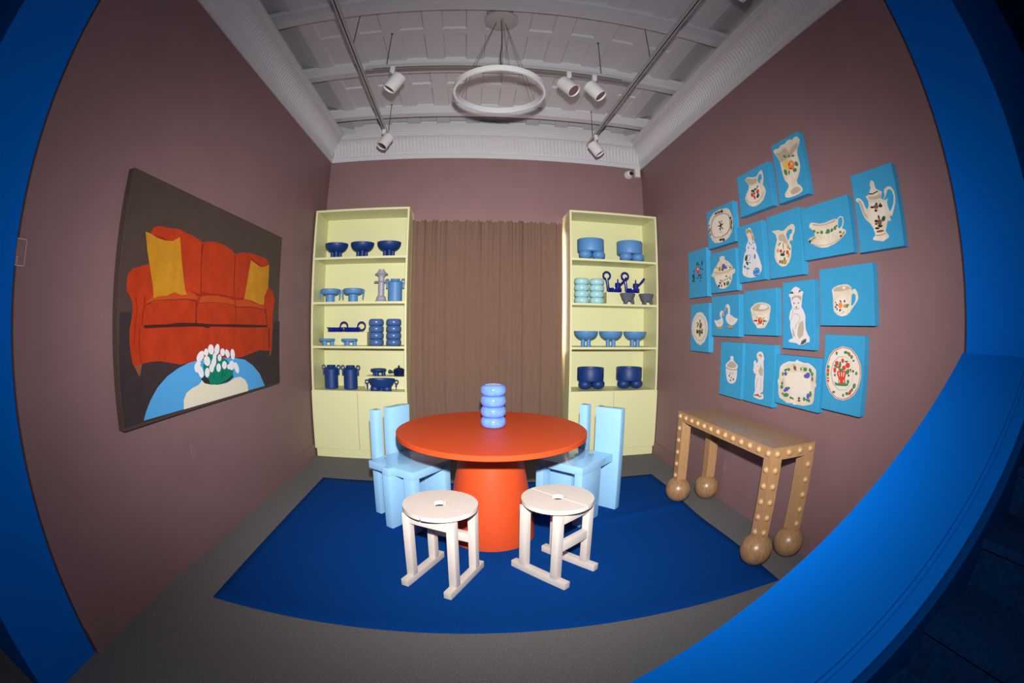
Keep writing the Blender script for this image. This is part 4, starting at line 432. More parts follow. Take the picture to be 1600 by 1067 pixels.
mb = MB(); mb.tube([(xa, 0.505, cz(xa) - 0.009), (xb - 0.012, 0.505, cz(xb - 0.012) - 0.009)], 0.013, 12); mb.build('parapet_bead', M['bluewall'], par, 60)
st = thing('staircase', 'dark blue carpeted staircase climbing to the right behind the parapet', 'stairs', (0, 0, 0))
for k in range(-3, 9):
    x = 1.235 + 0.298 * k; z = 0.70 + 0.18 * k
    if z < 0.05: continue
    m = MB(); m.prism([(x, max(0, z - 0.18)), (x + 0.30, max(0, z - 0.18)), (x + 0.30, z), (x - 0.02, z), (x - 0.02, z - 0.03), (x, z - 0.035)], -0.95, 0.405)
    m.v = [(v[0], v[2], v[1]) for v in m.v]; m.build('step', M['stairs'], st, 0)
m = MB(); m.prism([(-0.1, 0), (4.0, 0), (4.0, 4.0 * SL + 0.05), (-0.1, 0.01)], 0.405, 0.44)
m.v = [(v[0], v[2], v[1]) for v in m.v]; m.build('stringer', mat('stringer_dark_blue', (0.0, 0.05, 0.22), 0.8, spec=0.03), st, 0)

# ---- small wall fittings
def plate(name, label, cat, x, y, z, sx):
    t = thing(name, label, cat, (x, y, z)); d = 0.006 * sx
    MB().box(min(0, d), -0.037, -0.06, max(0, d), 0.037, 0.06, 0.002).build('cover_plate', M['mauve'], t, 0)
    for dz in (-0.022, 0.022): MB().box(min(d * .5, d * 1.3), -0.014, dz - 0.012, max(d * .5, d * 1.3), 0.014, dz + 0.012, 0.002).build('socket', M['mauve'], t, 0)
plate('wall_outlet', 'mauve painted wall outlet low under the sofa painting', 'outlet', XL, 2.38, 0.70, 1)
plate('wall_outlet', 'mauve painted wall outlet behind the studded console table', 'outlet', XR, 3.215, 0.31, -1)
lb = thing('wall_label', 'small framed wall label at the far left edge beside the blue pier', 'label', (XL, 0.945, 1.811))
MB().box(0, -0.02, -0.053, 0.003, 0.040, 0.053).build('label_panel', M['mauve'], lb, 0)
lm = mat('label_edge', (0.55, 0.50, 0.50), 0.4)
e = MB(); 
for a in ((-0.02, -0.055, 0.042, -0.052), (-0.02, 0.052, 0.042, 0.055), (0.0395, -0.055, 0.042, 0.055)): e.box(0, a[0], a[1], 0.005, a[2], a[3])
e.build('label_edge', lm, lb, 0)
e = MB()
for k, (y0, y1, z) in enumerate(((-0.012, -0.004, -0.022), (-0.012, -0.006, -0.030), (-0.012, -0.003, -0.038), (-0.012, -0.007, -0.046))): e.box(0.003, y0, z, 0.0035, y1, z + 0.004)
e.build('label_text', lm, lb, 0)

cc = thing('security_camera', 'white dome security camera high in the right back corner', 'camera', (1.985, 5.22, 3.505))
RB = Matrix.Rotation(PI / 2, 3, 'X')
MB().lathe([(0.058, 0.0), (0.058, 0.012), (0.05, 0.03), (0.0, 0.03)], n=32, R=RB).build('base', M['fixture'], cc)
dm = MB(); dm.ball((0, -0.045, 0), 0.047, 28); dm.build('dome', M['fixture'], cc)
dm = MB(); dm.lathe([(0.024, 0.0), (0.027, 0.012), (0.02, 0.018), (0.0, 0.019)], (0.008, -0.083, -0.006), 24, RB); dm.build('lens', M['lens'], cc)
tag(MB().box(2.065, 5.165, 3.475, 2.135, 5.22, 3.598, 0.004).build('junction_box', M['fixture'], smooth=0), 'white junction box in the corner beside the dome camera', 'box')

# ================================================================ curtain
def curtain():
    t = thing('curtain', 'pleated brown curtain hanging between the two yellow cabinets', 'curtain', (0.17, 5.06, 0))
    x0, x1 = -0.7085, 1.052; n = 260; K = 60; zt = 2.735
    rr = random.Random(3); ph = [rr.uniform(0, 6.28) for _ in range(8)]
    vs_ = []; fs_ = []
    for k in range(K + 1):
        u = k / K; z = 0.012 + (zt - 0.012) * (1 - (1 - u) ** 1.0)
        up = max(0, (z - 2.0) / 0.7)
        for i in range(n + 1):
            s = i / n; x = x0 + (x1 - x0) * s
            f = (0.016 * math.sin(2 * PI * s * 9 + ph[0] + 0.4 * math.sin(3 * s)) + 0.009 * math.sin(2 * PI * s * 17 + ph[1] + 0.5 * z * 0.3)
                 + 0.006 * math.sin(2 * PI * s * 31 + ph[2]) * (0.5 + up) + 0.004 * math.sin(2 * PI * s * 47 + ph[3] + z) * (0.4 + up))
            f *= 0.34 + 0.26 * math.sin(5 * s + 1.2) ** 2 + 0.35 * up * math.sin(11 * s) ** 2
            f += 0.014 * math.exp(-((s - 0.56 + 0.05 * (2.7 - z)) / 0.012) ** 2) * up - 0.010 * math.exp(-((s - 0.93 + 0.03 * (2.7 - z)) / 0.012) ** 2) * up
            if z > 2.60: f += 0.009 * math.sin(2 * PI * s * 60 + ph[4]) * math.sin((z - 2.60) * 60)
            f += -0.014 * math.exp(-((z - 2.675) / 0.012) ** 2) + 0.012 * math.exp(-((z - 2.64) / 0.010) ** 2)
            zz = z
            if u > 0.999: zz += 0.010 * math.sin(2 * PI * s * 14 + 1) + 0.008 * math.sin(2 * PI * s * 37)
            vs_.append((x - 0.17, f, zz))
    for k in range(K):
        for i in range(n):
            a = k * (n + 1) + i; fs_.append((a, a + 1, a + n + 2, a + n + 1))
    # denser rows near the heading come from a second refinement of the top band
    m = MB(); m.add(vs_, fs_); o = m.build('cloth', M['curtain'], t, 80)
    sm = o.modifiers.new('thickness', 'SOLIDIFY'); sm.thickness = 0.003
    MB().tube([(x0 - 0.17 - 0.0, 0.035, 2.668), (x1 - 0.17, 0.035, 2.668)], 0.009, 10).build('rod', M['rod'], t)
curtain()

# ================================================================ rug
def rug():
    n, k = 90, 60; vs_ = []; fs_ = []
    for j in range(k + 1):
        for i in range(n + 1):
            u, v = i / n, j / k
            y = 1.775 + (4.04 - 1.775) * v - 0.012 * math.sin(PI * u) * (1 - v)
            xr = 1.80 + 0.03 * v + 0.018 * math.sin(9 * v) * math.sin(PI * v)
            x = -1.507 + (xr + 1.507) * u
            rip = math.exp(-((y - 3.05 - 0.18 * (x - 1)) / 0.05) ** 2) * max(0, min(1, (x - 0.6) / 0.7))
            z = 0.011 + 0.012 * rip + 0.0008 * math.sin(7 * x + 3 * y)
            if i in (0, n) or j in (0, k): z = 0.002
            if (i in (1, n - 1) or j in (1, k - 1)) and z > 0.002:
                z = min(z, 0.0105)
                if i == 1: x = -1.507 + 0.006
                if i == n - 1: x = xr - 0.006
                if j == 1: y = 1.781
                if j == k - 1: y = 4.034
            vs_.append((x, y, z))
    for j in range(k):
        for i in range(n):
            a = j * (n + 1) + i; fs_.append((a, a + 1, a + n + 2, a + n + 1))
    m = MB(); m.add(vs_, fs_)
    o = m.build('rug', M['rug'], smooth=60); tag(o, 'large plain deep blue rug under the table', 'rug')
    return o
rug()

# ================================================================ cabinets
def cabinet(x0, x1, label, split):
    yf, t = 4.79, 0.024; W = x1 - x0
    r = thing('display_cabinet', label, 'cabinet', ((x0 + x1) / 2, 5.0, 0), 0, 'pale yellow display cabinets')
    X = lambda x: x - (x0 + x1) / 2
    Y = lambda y: y - 5.0
    yb = YB - 0.004; Ym = M['yellow']; b = 0.002
    for xa in (x0, x1 - t): MB().box(X(xa), Y(yf), 0.785, X(xa + t), Y(yb), 2.815, b).build('side_panel', Ym, r, 0)
    MB().box(X(x0), Y(yf), 2.815, X(x1), Y(yb), 2.84, b).build('top_panel', Ym, r, 0)
    MB().box(X(x0 + t), Y(yb - 0.012), 0.785, X(x1 - t), Y(yb), 2.815).build('back_panel', Ym, r, 0)
    for z in (2.283, 1.777, 1.284): MB().box(X(x0 + t), Y(yf + 0.004), z - 0.026, X(x1 - t), Y(yb - 0.012), z, b).build('shelf', Ym, r, 0)
    MB().box(X(x0 + 0.002), Y(yf), 0.762, X(x1 - 0.002), Y(yb), 0.785, b).build('counter', Ym, r, 0)
    MB().box(X(x0), Y(yf + 0.012), 0.10, X(x1), Y(yb), 0.761).build('base_carcass', Ym, r, 0)
    MB().box(X(x0 + 0.012), Y(yf + 0.005), 0.0, X(x1 - 0.012), Y(yb), 0.10).build('plinth', Ym, r, 0)
    MB().box(X(x0 - 0.004), Y(yf - 0.010), 0.10, X(split - 0.0018), Y(yf + 0.011), 0.781, b).build('door', Ym, r, 0)
    MB().box(X(split + 0.0018), Y(yf - 0.010), 0.10, X(x1 + 0.004), Y(yf + 0.011), 0.781, b).build('door', Ym, r, 0)
    return r
cabinet(-1.838, -0.712, 'pale yellow display cabinet left of the curtain', -1.283)
cabinet(1.083, 2.158, 'pale yellow display cabinet right of the curtain', 1.611)

def plinth_box(x0, x1, y0, y1, z0, z1, label):
    tag(MB().box(x0, y0, z0 + 0.0013, x1, y1, z1, 0.002).build('display_riser', M['yellow'], smooth=0), label, 'riser')
plinth_box(-1.745, -1.205, 4.985, 5.19, 1.284, 1.437, 'low yellow box riser on the left cabinet holding two handled pans')
plinth_box(-1.235, -0.738, 4.985, 5.19, 0.785, 0.930, 'low yellow box riser behind the dark blue tub on the left counter')
plinth_box(1.575, 2.13, 5.00, 5.19, 1.777, 1.925, 'low yellow box riser on the right cabinet holding two candlesticks')

# ================================================================ crockery on the shelves
def scale_prof(p, sr, sz): return [(a * sr, b * sz) for a, b in p]
def footed_bowl(loc, label, m, group, a0=0.3):
    t = thing('footed_bowl', label, 'bowl', loc, 0, group)
    R = 0.140; hb = 0.072; H = 0.177
    prof = [(0.0, hb)]
    for i in range(1, 9):
        a = i / 8 * PI / 2; prof.append((R * math.sin(a) ** 0.8, hb + (H - hb) * (1 - math.cos(a))))
    prof += [(R - 0.008, H)]
    for i in range(8, 0, -1):
        a = i / 8 * PI / 2; prof.append(((R - 0.010) * math.sin(a) ** 0.8, hb + 0.012 + (H - hb - 0.012) * (1 - math.cos(a))))
    prof.append((0.0, hb + 0.012))
    MB().lathe(prof, n=40).build('bowl', m, t)
    for k in range(4):
        a = a0 + k * PI / 2
        MB().lathe([(0.0, 0), (0.023, 0), (0.024, 0.004), (0.023, hb + 0.022), (0.0, hb + 0.022)], (0.046 * math.cos(a), 0.046 * math.sin(a), 0), 16).build('leg', m, t)
    return t
b0 = footed_bowl((-1.602, 4.96, 2.284), 'dark blue four-footed bowl, left of three on the top left shelf', M['navy'], 'dark blue footed bowls')
dup(b0, (-1.281, 4.96, 2.284), 'dark blue four-footed bowl, middle of three on the top left shelf')
dup(b0, (-0.960, 4.96, 2.284), 'dark blue four-footed bowl, right of three on the top left shelf')
b1 = footed_bowl((1.312, 4.96, 1.285), 'mid blue four-footed bowl, left of three in the right cabinet', M['mid'], 'mid blue footed bowls', 0.5)
dup(b1, (1.615, 4.96, 1.285), 'mid blue four-footed bowl, middle of three in the right cabinet')
dup(b1, (1.922, 4.96, 1.285), 'mid blue four-footed bowl, right of three in the right cabinet')

RX = Matrix.Rotation(PI / 2, 3, 'X')
def ring_bowl(loc, label):
    t = thing('pedestal_bowl', label, 'bowl', loc, 0, 'mid blue pedestal bowls with hanging rings')
    MB().lathe([(0, 0), (0.056, 0), (0.056, 0.085), (0.075, 0.087), (0.10, 0.098), (0.115, 0.125), (0.115, 0.150), (0.105, 0.155), (0.10, 0.130), (0.0, 0.11)], n=36).build('bowl', M['mid'], t)
    for s in (-1, 1):
        h = MB().torus((s * 0.118, 0, 0.128), 0.017, 0.006, RX, 20, 8).build('handle_ring', M['mid'], t)
        d = MB(); d.tube([(s * 0.124, -0.004, 0.118), (s * 0.126, -0.006, 0.085), (s * 0.122, -0.006, 0.052), (s * 0.118, -0.006, 0.036)], [0.010, 0.011, 0.009, 0.004], 10); d.build('pendant', M['mid'], t)
    return t
p0 = ring_bowl((-1.656, 4.95, 1.778), 'mid blue pedestal bowl with hanging rings, nearer the left side panel')
dup(p0, (-1.370, 4.95, 1.778), 'mid blue pedestal bowl with hanging rings, nearer the lilac column')

t = thing('column_candlestick', 'tall lilac-grey column candlestick with two wide discs', 'candlestick', (-1.037, 4.96, 1.778))
MB().lathe([(0, 0), (0.075, 0), (0.073, 0.010), (0.058, 0.022), (0.055, 0.05), (0.045, 0.066), (0.036, 0.070), (0.036, 0.29), (0.05, 0.305), (0.057, 0.315), (0.057, 0.330), (0.045, 0.350), (0.035, 0.352), (0.035, 0.372), (0, 0.372)], n=32).build('column', M['lilac'], t)
for z, r in ((0.228, 0.086), (0.318, 0.078)): MB().lathe([(0.03, z - 0.006), (r - 0.006, z - 0.006), (r, z), (r - 0.006, z + 0.006), (0.03, z + 0.006)], n=32).build('disc', M['lilac'], t)

def urn(loc, label, m, H, R, group=None):
    t = thing('ring_handled_urn', label, 'urn', loc, 0, group)
    MB().lathe([(0, 0), (R - 0.008, 0), (R, 0.010), (R, H * 0.83), (R - 0.01, H * 0.875), (R * 0.70, H * 0.92), (R * 0.62, H * 0.94), (R * 0.62, H * 0.96), (R * 0.70, H), (R * 0.62, H), (R * 0.55, H * 0.95), (R * 0.50, H * 0.5), (0, H * 0.45)], n=40).build('body', m, t)
    for s in (-1, 1):
        MB().torus((s * (R + 0.012), 0, H * 0.925), 0.021, 0.006, RX, 22, 8).build('handle_ring', m, t)
        d = MB(); d.box(s * (R + 0.014) - 0.009, -0.010, H * 0.60, s * (R + 0.014) + 0.009, 0.010, H * 0.87, 0.006); d.build('tab', m, t)
    return t
urn((-0.872, 4.95, 1.778), 'mid blue ring-handled urn beside the lilac column', M['mid'], 0.258, 0.082)
u0 = urn((-1.648, 4.965, 0.786), 'dark blue ring-handled urn, left of the pair on the counter', M['navy'], 0.268, 0.082, 'dark blue urns on the left counter')
dup(u0, (-1.402, 4.950, 0.786), 'dark blue ring-handled urn, right of the pair on the counter')

def pan(loc, label):
    t = thing('ring_handled_pan', label, 'pan', loc, 0, 'navy pans with ring handles')
    MB().lathe([(0, 0), (0.088, 0), (0.094, 0.010), (0.098, 0.052), (0.092, 0.052), (0.086, 0.010), (0, 0.008)], n=36).build('dish', M['navy2'], t)
    MB().torus((0.142, -0.112, 0.068), 0.045, 0.009, RX, 28, 10).tube([(0.060, -0.072, 0.045), (0.080, -0.095, 0.048), (0.098, -0.112, 0.055)], 0.009, 8).build('ring_handle', M['navy2'], t)
    sp = MB(); sp.prism([(-0.080, -0.02), (-0.113, 0.0), (-0.080, 0.02)], 0.045, 0.054); sp.build('spout', M['navy2'], t, 0)
    return t
n0 = pan((-1.628, 5.09, 1.4385), 'navy gloss pan with ring handle, left one on the box riser')
dup(n0, (-1.412, 5.09, 1.4385), 'navy gloss pan with ring handle, right one on the box riser')

def mini_stool(loc, label, m, R=0.1, H=0.078, group=None):
    t = thing('footed_dish', label, 'dish', loc, 0, group)
    MB().lathe([(0, H * 0.62), (R - 0.012, H * 0.62), (R - 0.004, H * 0.70), (R, H * 0.80), (R - 0.006, H), (R - 0.016, H * 0.99), (R - 0.03, H * 0.86), (0, H * 0.84)], n=36).build('dish', m, t)
    for a in (2.6, 0.3, 4.6): MB().lathe([(0, 0), (0.025, 0), (0.025, H * 0.66), (0, H * 0.66)], (R * 0.62 * math.cos(a), R * 0.62 * math.sin(a), 0), 16).build('leg', m, t)
    return t
d0 = mini_stool((-1.668, 4.884, 1.285), 'mid blue three-legged dish, left one in front of the box riser', M['mid'], 0.097, group='mid blue three-legged dishes')
dup(d0, (-1.391, 4.884, 1.285), 'mid blue three-legged dish, right one in front of the box riser')
mini_stool((-1.088, 5.06, 0.931), 'dark blue three-legged dish on the counter riser', M['navy'], 0.096, 0.08)

def lobed_vase(name, loc, label, m, R, H, inner, group=None):
    t = thing(name, label, 'vase', loc, 0, group)
    prof = [(0, 0)]; q = H / 4; r = q / 2
    for k in range(4):
        zc = q * (k + 0.5)
        for i in range(0, 11):
            a = -PI / 2 + PI * i / 10
            if k and i == 0: continue
            prof.append((R - r * 0.80 + r * 0.80 * math.cos(a) ** 0.75, zc + r * 0.985 * math.sin(a)))
    MB().lathe(prof + [(R * 0.70, H * 0.995), (R * 0.66, H * 0.96)], n=48).build('body', m, t, 50)
    MB().lathe([(R * 0.70, H * 0.99), (R * 0.66, H * 0.96), (R * 0.60, H * 0.5), (0, H * 0.45)], n=40).build('inside', inner, t, 50)
    return t
v0 = lobed_vase('lobed_vase', (-1.085, 4.945, 1.285), 'slate blue four-lobed vase, left of the pair in the left cabinet', M['slate'], 0.088, 0.302, M['inner'], 'slate blue lobed vases')
dup(v0, (-0.881, 4.945, 1.285), 'slate blue four-lobed vase, right of the pair in the left cabinet')
v1 = lobed_vase('lobed_vase', (1.252, 4.94, 1.778), 'pale aqua four-lobed vase, left of the pair in the right cabinet', M['aqua'], 0.087, 0.292, M['aqua'], 'aqua lobed vases')
dup(v1, (1.434, 4.94, 1.778), 'pale aqua four-lobed vase, right of the pair in the right cabinet')

# lidded sauce pot
t = thing('lidded_pot', 'small glossy blue-black lidded pot with side handle', 'pot', (-0.842, 5.06, 0.931))
MB().lathe([(0, 0), (0.052, 0), (0.060, 0.008), (0.062, 0.055), (0.066, 0.074), (0.060, 0.076), (0, 0.07)], n=32).build('pot', M['ink'], t)
MB().lathe([(0.058, 0.074), (0.056, 0.082), (0.035, 0.094), (0.010, 0.099), (0.008, 0.106), (0.013, 0.112), (0.010, 0.121), (0, 0.123)], n=28).build('lid', M['ink'], t)
h = MB(); h.tube([(-0.055, 0, 0.045), (-0.080, 0, 0.047), (-0.100, 0, 0.050), (-0.118, 0, 0.052), (-0.128, 0, 0.053)], [0.010, 0.012, 0.020, 0.021, 0.006], 14); h.build('handle', M['ink'], t)

# dark blue tub
t = thing('footed_tub', 'wide dark blue tub with hanging ring handles on the left counter', 'bowl', (-1.012, 4.868, 0.786))
MB().lathe([(0.0, 0.035), (0.08, 0.035), (0.115, 0.045), (0.140, 0.08), (0.150, 0.115), (0.157, 0.130), (0.148, 0.130), (0.135, 0.085), (0.0, 0.05)], n=44).build('tub', M['navy'], t).scale = (1, 0.72, 1)
for x, y in ((-0.075, -0.02), (0.065, -0.02), (-0.005, 0.045)): MB().lathe([(0, 0), (0.050, 0), (0.053, 0.006), (0.053, 0.035), (0.045, 0.048), (0, 0.048)], (x, y, 0), 24).build('foot', M['navy'], t)
for s in (-1, 1):
    MB().torus((s * 0.172, 0, 0.098), 0.020, 0.0065, RX, 22, 8).build('handle_ring', M['navy'], t)
    d = MB(); d.tube([(s * 0.170, -0.003, 0.085), (s * 0.168, -0.004, 0.05), (s * 0.168, -0.004, 0.018)], [0.011, 0.011, 0.008], 10); d.build('pendant', M['navy'], t)

def planter(loc, label, m, group=None, H=0.25, rz=0.0):
    t = thing('ball_footed_planter', label, 'planter', loc, rz, group)
    R = 0.158; zb = 0.098
    MB().lathe([(0, zb), (R - 0.015, zb - 0.004), (R - 0.003, zb + 0.008), (R, zb + 0.03), (R, H - 0.006), (R - 0.004, H), (R - 0.014, H), (R - 0.018, H - 0.02), (R - 0.02, zb + 0.03), (0, zb + 0.02)], n=48).build('pot', m, t)
    for a in (-PI / 2 + 0.95, -PI / 2 - 0.95, PI / 2):
        f = MB(); f.ball((0.098 * math.cos(a), 0.098 * math.sin(a), 0.062), 0.078, 24, 0.80); f.build('foot', m, t)
    return t
planter((1.372, 4.965, 2.284), 'mid blue planter on ball feet, left one on the top right shelf', M['mid'], 'mid blue planters on the top shelf')
planter((1.862, 4.965, 2.284), 'mid blue planter on ball feet, right one on the top right shelf', M['mid'], 'mid blue planters on the top shelf', rz=0.14)
planter((1.386, 5.00, 0.786), 'dark blue planter on ball feet, left one on the right counter', M['navy'], 'dark blue planters on the counter')
planter((1.868, 4.99, 0.786), 'dark blue planter on ball feet, right one on the right counter', M['navy'], 'dark blue planters on the counter', rz=-0.1)

def candle(loc, label):
    t = thing('ring_candlestick', label, 'candlestick', loc, 0, 'navy candlesticks on the riser')
    m = M['navy2']
    MB().lathe([(0, 0), (0.080, 0), (0.086, 0.010), (0.088, 0.055), (0.082, 0.055), (0.078, 0.014), (0, 0.012)], n=36).build('tray', m, t)
    MB().torus((-0.100, 0, 0.205), 0.044, 0.0125, RX, 30, 10).build('ring', m, t)
    a = MB(); a.tube([(-0.080, 0, 0.02), (-0.086, 0, 0.08), (-0.100, 0, 0.165)], [0.020, 0.018, 0.020], 12); a.build('arm', m, t)
    MB().lathe([(0, 0.010), (0.036, 0.010), (0.036, 0.115), (0.030, 0.122), (0.010, 0.124), (0.008, 0.168), (0, 0.170)], (0.042, 0, 0), 24).build('cup', m, t)
    a = MB(); a.tube([(0.055, -0.02, 0.085), (0.095, -0.05, 0.130), (0.132, -0.075, 0.183)], [0.013, 0.014, 0.015], 12); a.build('spout', m, t)
    return t
c0 = candle((1.705, 5.09, 1.926), 'navy candlestick with ring handle and spout, left one on the riser')
dup(c0, (1.940, 5.09, 1.926), 'navy candlestick with ring handle and spout, right one on the riser')

def mortar(loc, label):
    t = thing('stone_mortar', label, 'mortar', loc, 0.2, 'grey mortars in front of the riser')
    MB().lathe([(0, 0.028), (0.055, 0.03), (0.068, 0.05), (0.088, 0.105), (0.092, 0.112), (0.086, 0.122), (0.07, 0.122), (0.045, 0.07), (0, 0.06)], n=22).build('bowl', M['stone'], t, 25)
    for a in (-2.4, -0.6, 1.57):
        f = MB(); f.tube([(0.050 * math.cos(a), 0.050 * math.sin(a), 0.045), (0.070 * math.cos(a), 0.070 * math.sin(a), 0.0)], [0.026, 0.015], 8); f.build('leg', M['stone'], t, 25)
    return t
m0 = mortar((1.798, 4.885, 1.786), 'grey stone three-legged mortar, left of the pair')
dup(m0, (2.038, 4.885, 1.786), 'grey stone three-legged mortar, right of the pair')

# ================================================================ table and vase
t = thing('round_table', 'round orange-red pedestal table in the middle of the rug', 'table', (0.135, 2.975, 0.013))
MB().lathe([(0, 0.752), (0.650, 0.752), (0.655, 0.756), (0.655, 0.784), (0.650, 0.787), (0, 0.787)], n=128).build('tabletop', M['orange'], t, 30)
prof = [(0, 0), (0.315, 0)] + [(0.315 - 0.125 * (z / 0.752) ** 1.25 if z < 0.7 else 0.185, z) for z in (0.02, 0.1, 0.2, 0.3, 0.4, 0.5, 0.6, 0.69)] + [(0.178, 0.751), (0, 0.751)]
MB().lathe(prof, (-0.005, -0.02, 0), 72).build('pedestal', M['orange'], t, 40)
lobed_vase('table_vase', (0.152, 3.045, 0.801), 'periwinkle blue four-lobed vase on the round table', M['peri'], 0.089, 0.300, M['inner'])

# ================================================================ slab chairs
def chair(loc, rz, label):
    t = thing('slab_chair', label, 'chair', loc, rz, 'light blue slab chairs')
    W, D, H, m, b = 0.425, 0.46, 0.482, M['chair'], 0.003
    ox, oy = -W / 2, D / 2
    def bx(n, x0, x1, y0, y1, z0, z1): return MB().box(x0 + ox, y0 + oy, z0, x1 + ox, y1 + oy, z1, b).build(n, m, t, 30)
    bx('seat', 0, W, -D, 0, H - 0.06, H)
    bx('leg', 0, 0.067, -0.273, -0.0005, 0, H - 0.0605)
    bx('leg', W - 0.067, W, -0.095, -0.0005, 0, H - 0.0605)
    bx('leg', 0.22, W + 0.047, -0.265, -0.195, 0, H - 0.0605)
    bx('leg_cap', W + 0.0005, W + 0.047, -0.265, -0.195, H - 0.0605, H)
    bx('back_board', -0.053, 0.178, -D - 0.069, -D - 0.0005, 0, 0.855)
    bx('back_post', 0.262, 0.335, -D - 0.062, -D - 0.0005, 0, 0.855)
    return t
W_, D_ = 0.425, 0.46
def chair_at(fx, fy, rz, label):   # front-left corner of the seat
    c = Matrix.Rotation(rz, 3, 'Z') @ Vector((W_ / 2, -D_ / 2, 0))
    return chair((fx + c.x, fy + c.y, 0.0135), rz, label)
chair_at(0.787, 2.955, math.radians(133.5), 'light blue slab chair right of the table')
chair_at(-0.167, 3.252, math.radians(234.8), 'light blue slab chair left of the table')

# ================================================================ round-seated stools
def stool(loc, rz, label):
    t = thing('round_stool', label, 'stool', loc, rz, 'whitewashed round stools')
    m = M['ash']; b = 0.0025
    def bx(n, *a): return MB().box(*a, b).build(n, m, t, 30)
    for s in (-1, 1):
        y0, y1 = s * 0.142 - 0.0235, s * 0.142 + 0.0235
        bx('skid', -0.215, y0, 0, 0.215, y1, 0.045)
        for q in (-1, 1): bx('post', q * 0.125 - 0.024, y0, 0.0452, q * 0.125 + 0.024, y1, 0.462)
    for q in (-1, 1): bx('top_rail', q * 0.125 - 0.022, -0.118, 0.405, q * 0.125 + 0.022, 0.118, 0.455)
    bx('middle_rail', 0.104, -0.118, 0.225, 0.146, 0.118, 0.282)
    bx('cleat', -0.15, -0.014, 0.4552, -0.055, 0.014, 0.478); bx('cleat', 0.055, -0.014, 0.4552, 0.15, 0.014, 0.478)
    bx('cleat', -0.09, -0.162, 0.4622, 0.09, -0.122, 0.478); bx('cleat', -0.09, 0.122, 0.4622, 0.09, 0.162, 0.478)
    for s in (-1, 1):
        R, r, g = 0.214, 0.040, 0.0042; pts = []
        a0 = math.asin(g / R); a1 = math.asin(g / r)
        for i in range(41):
            a = a0 + (PI - 2 * a0) * i / 40; pts.append((R * math.cos(a), s * R * math.sin(a)))
        for i in range(13):
            a = (PI - a1) - (PI - 2 * a1) * i / 12; pts.append((r * math.cos(a), s * r * math.sin(a)))
        p = MB(); p.prism(pts, 0.4785, 0.503); p.build('seat_half', m, t, 30)
    return t
stool((-0.184, 2.325, 0.0135), math.radians(63.2), 'whitewashed round stool in front of the left chair')
stool((0.495, 2.386, 0.0135), math.radians(-50.4), 'whitewashed round stool in front of the right chair')

# ================================================================ studded console table
t = thing('console_table', 'studded oak console table on ball feet under the canvases', 'table', (1.895, 2.65, 0))
cx0, cx1, cy0, cy1 = -0.186, 0.195, -0.66, 0.66; zt = 0.82; lw = 0.085; ah = 0.078
MB().box(cx0, cy0, zt - 0.006, cx1, cy1, zt, 0.001).build('tabletop', M['oaktop'], t, 0)
for a in ((cx0, cy0 + lw, cx0 + 0.05, cy1 - lw), (cx1 - 0.05, cy0 + lw, cx1, cy1 - lw), (cx0 + lw, cy0, cx1 - lw, cy0 + 0.05), (cx0 + lw, cy1 - 0.05, cx1 - lw, cy1)):
    MB().box(a[0], a[1], zt - ah, a[2], a[3], zt - 0.0065).build('apron', M['oak'], t, 0)
MB().box(cx0 + 0.05, cy0 + 0.05, zt - ah + 0.01, cx1 - 0.05, cy1 - 0.05, zt - 0.0065).build('top_core', M['oak'], t, 0)
legs = {}
for lx in (0, 1):
    for ly in (0, 1):
        x0 = cx0 if lx == 0 else cx1 - lw; y0 = cy0 if ly == 0 else cy1 - lw
        L = MB().box(x0, y0, 0.205, x0 + lw, y0 + lw, zt - 0.0065, 0.001).build('leg', M['oak'], t, 0)
        bm_ = MB(); bm_.ball((x0 + lw / 2, y0 + lw / 2, 0.126 if lx == 0 else 0.114), 0.1135, 36); bm_.build('ball_foot', M['oakball'], t, 60)
stud_me = None
def stud(x, y, z, face):
    global stud_me
    if stud_me is None:
        s_ = MB().lathe([(0.0215, 0), (0.0215, 0.003), (0.0185, 0.0105), (0.0115, 0.0165), (0.004, 0.0192), (0, 0.0195)], n=20)
        o = s_.build('stud', M['stud'], t, 50); stud_me = o
    else:
        o = stud_me.copy(); C.objects.link(o); o.parent = t
    o.location = (x, y, z); o.rotation_euler = (0, -PI / 2, 0) if face == 'x' else (PI / 2, 0, 0)
zs = zt - ah / 2
for i in range(13): stud(cx0, cy0 + 0.043 + (cy1 - cy0 - 0.086) * i / 12, zs, 'x')
for i in range(4): stud(cx0 + 0.043 + (cx1 - cx0 - 0.086) * i / 3, cy0, zs, 'y')
for i in range(5):
    z = zs - 0.104 * (i + 1)
    stud(cx0, cy0 + 0.043, z, 'x'); stud(cx0 + 0.043, cy0, z, 'y'); stud(cx1 - 0.043, cy0, z, 'y'); stud(cx0, cy1 - 0.043, z, 'x')

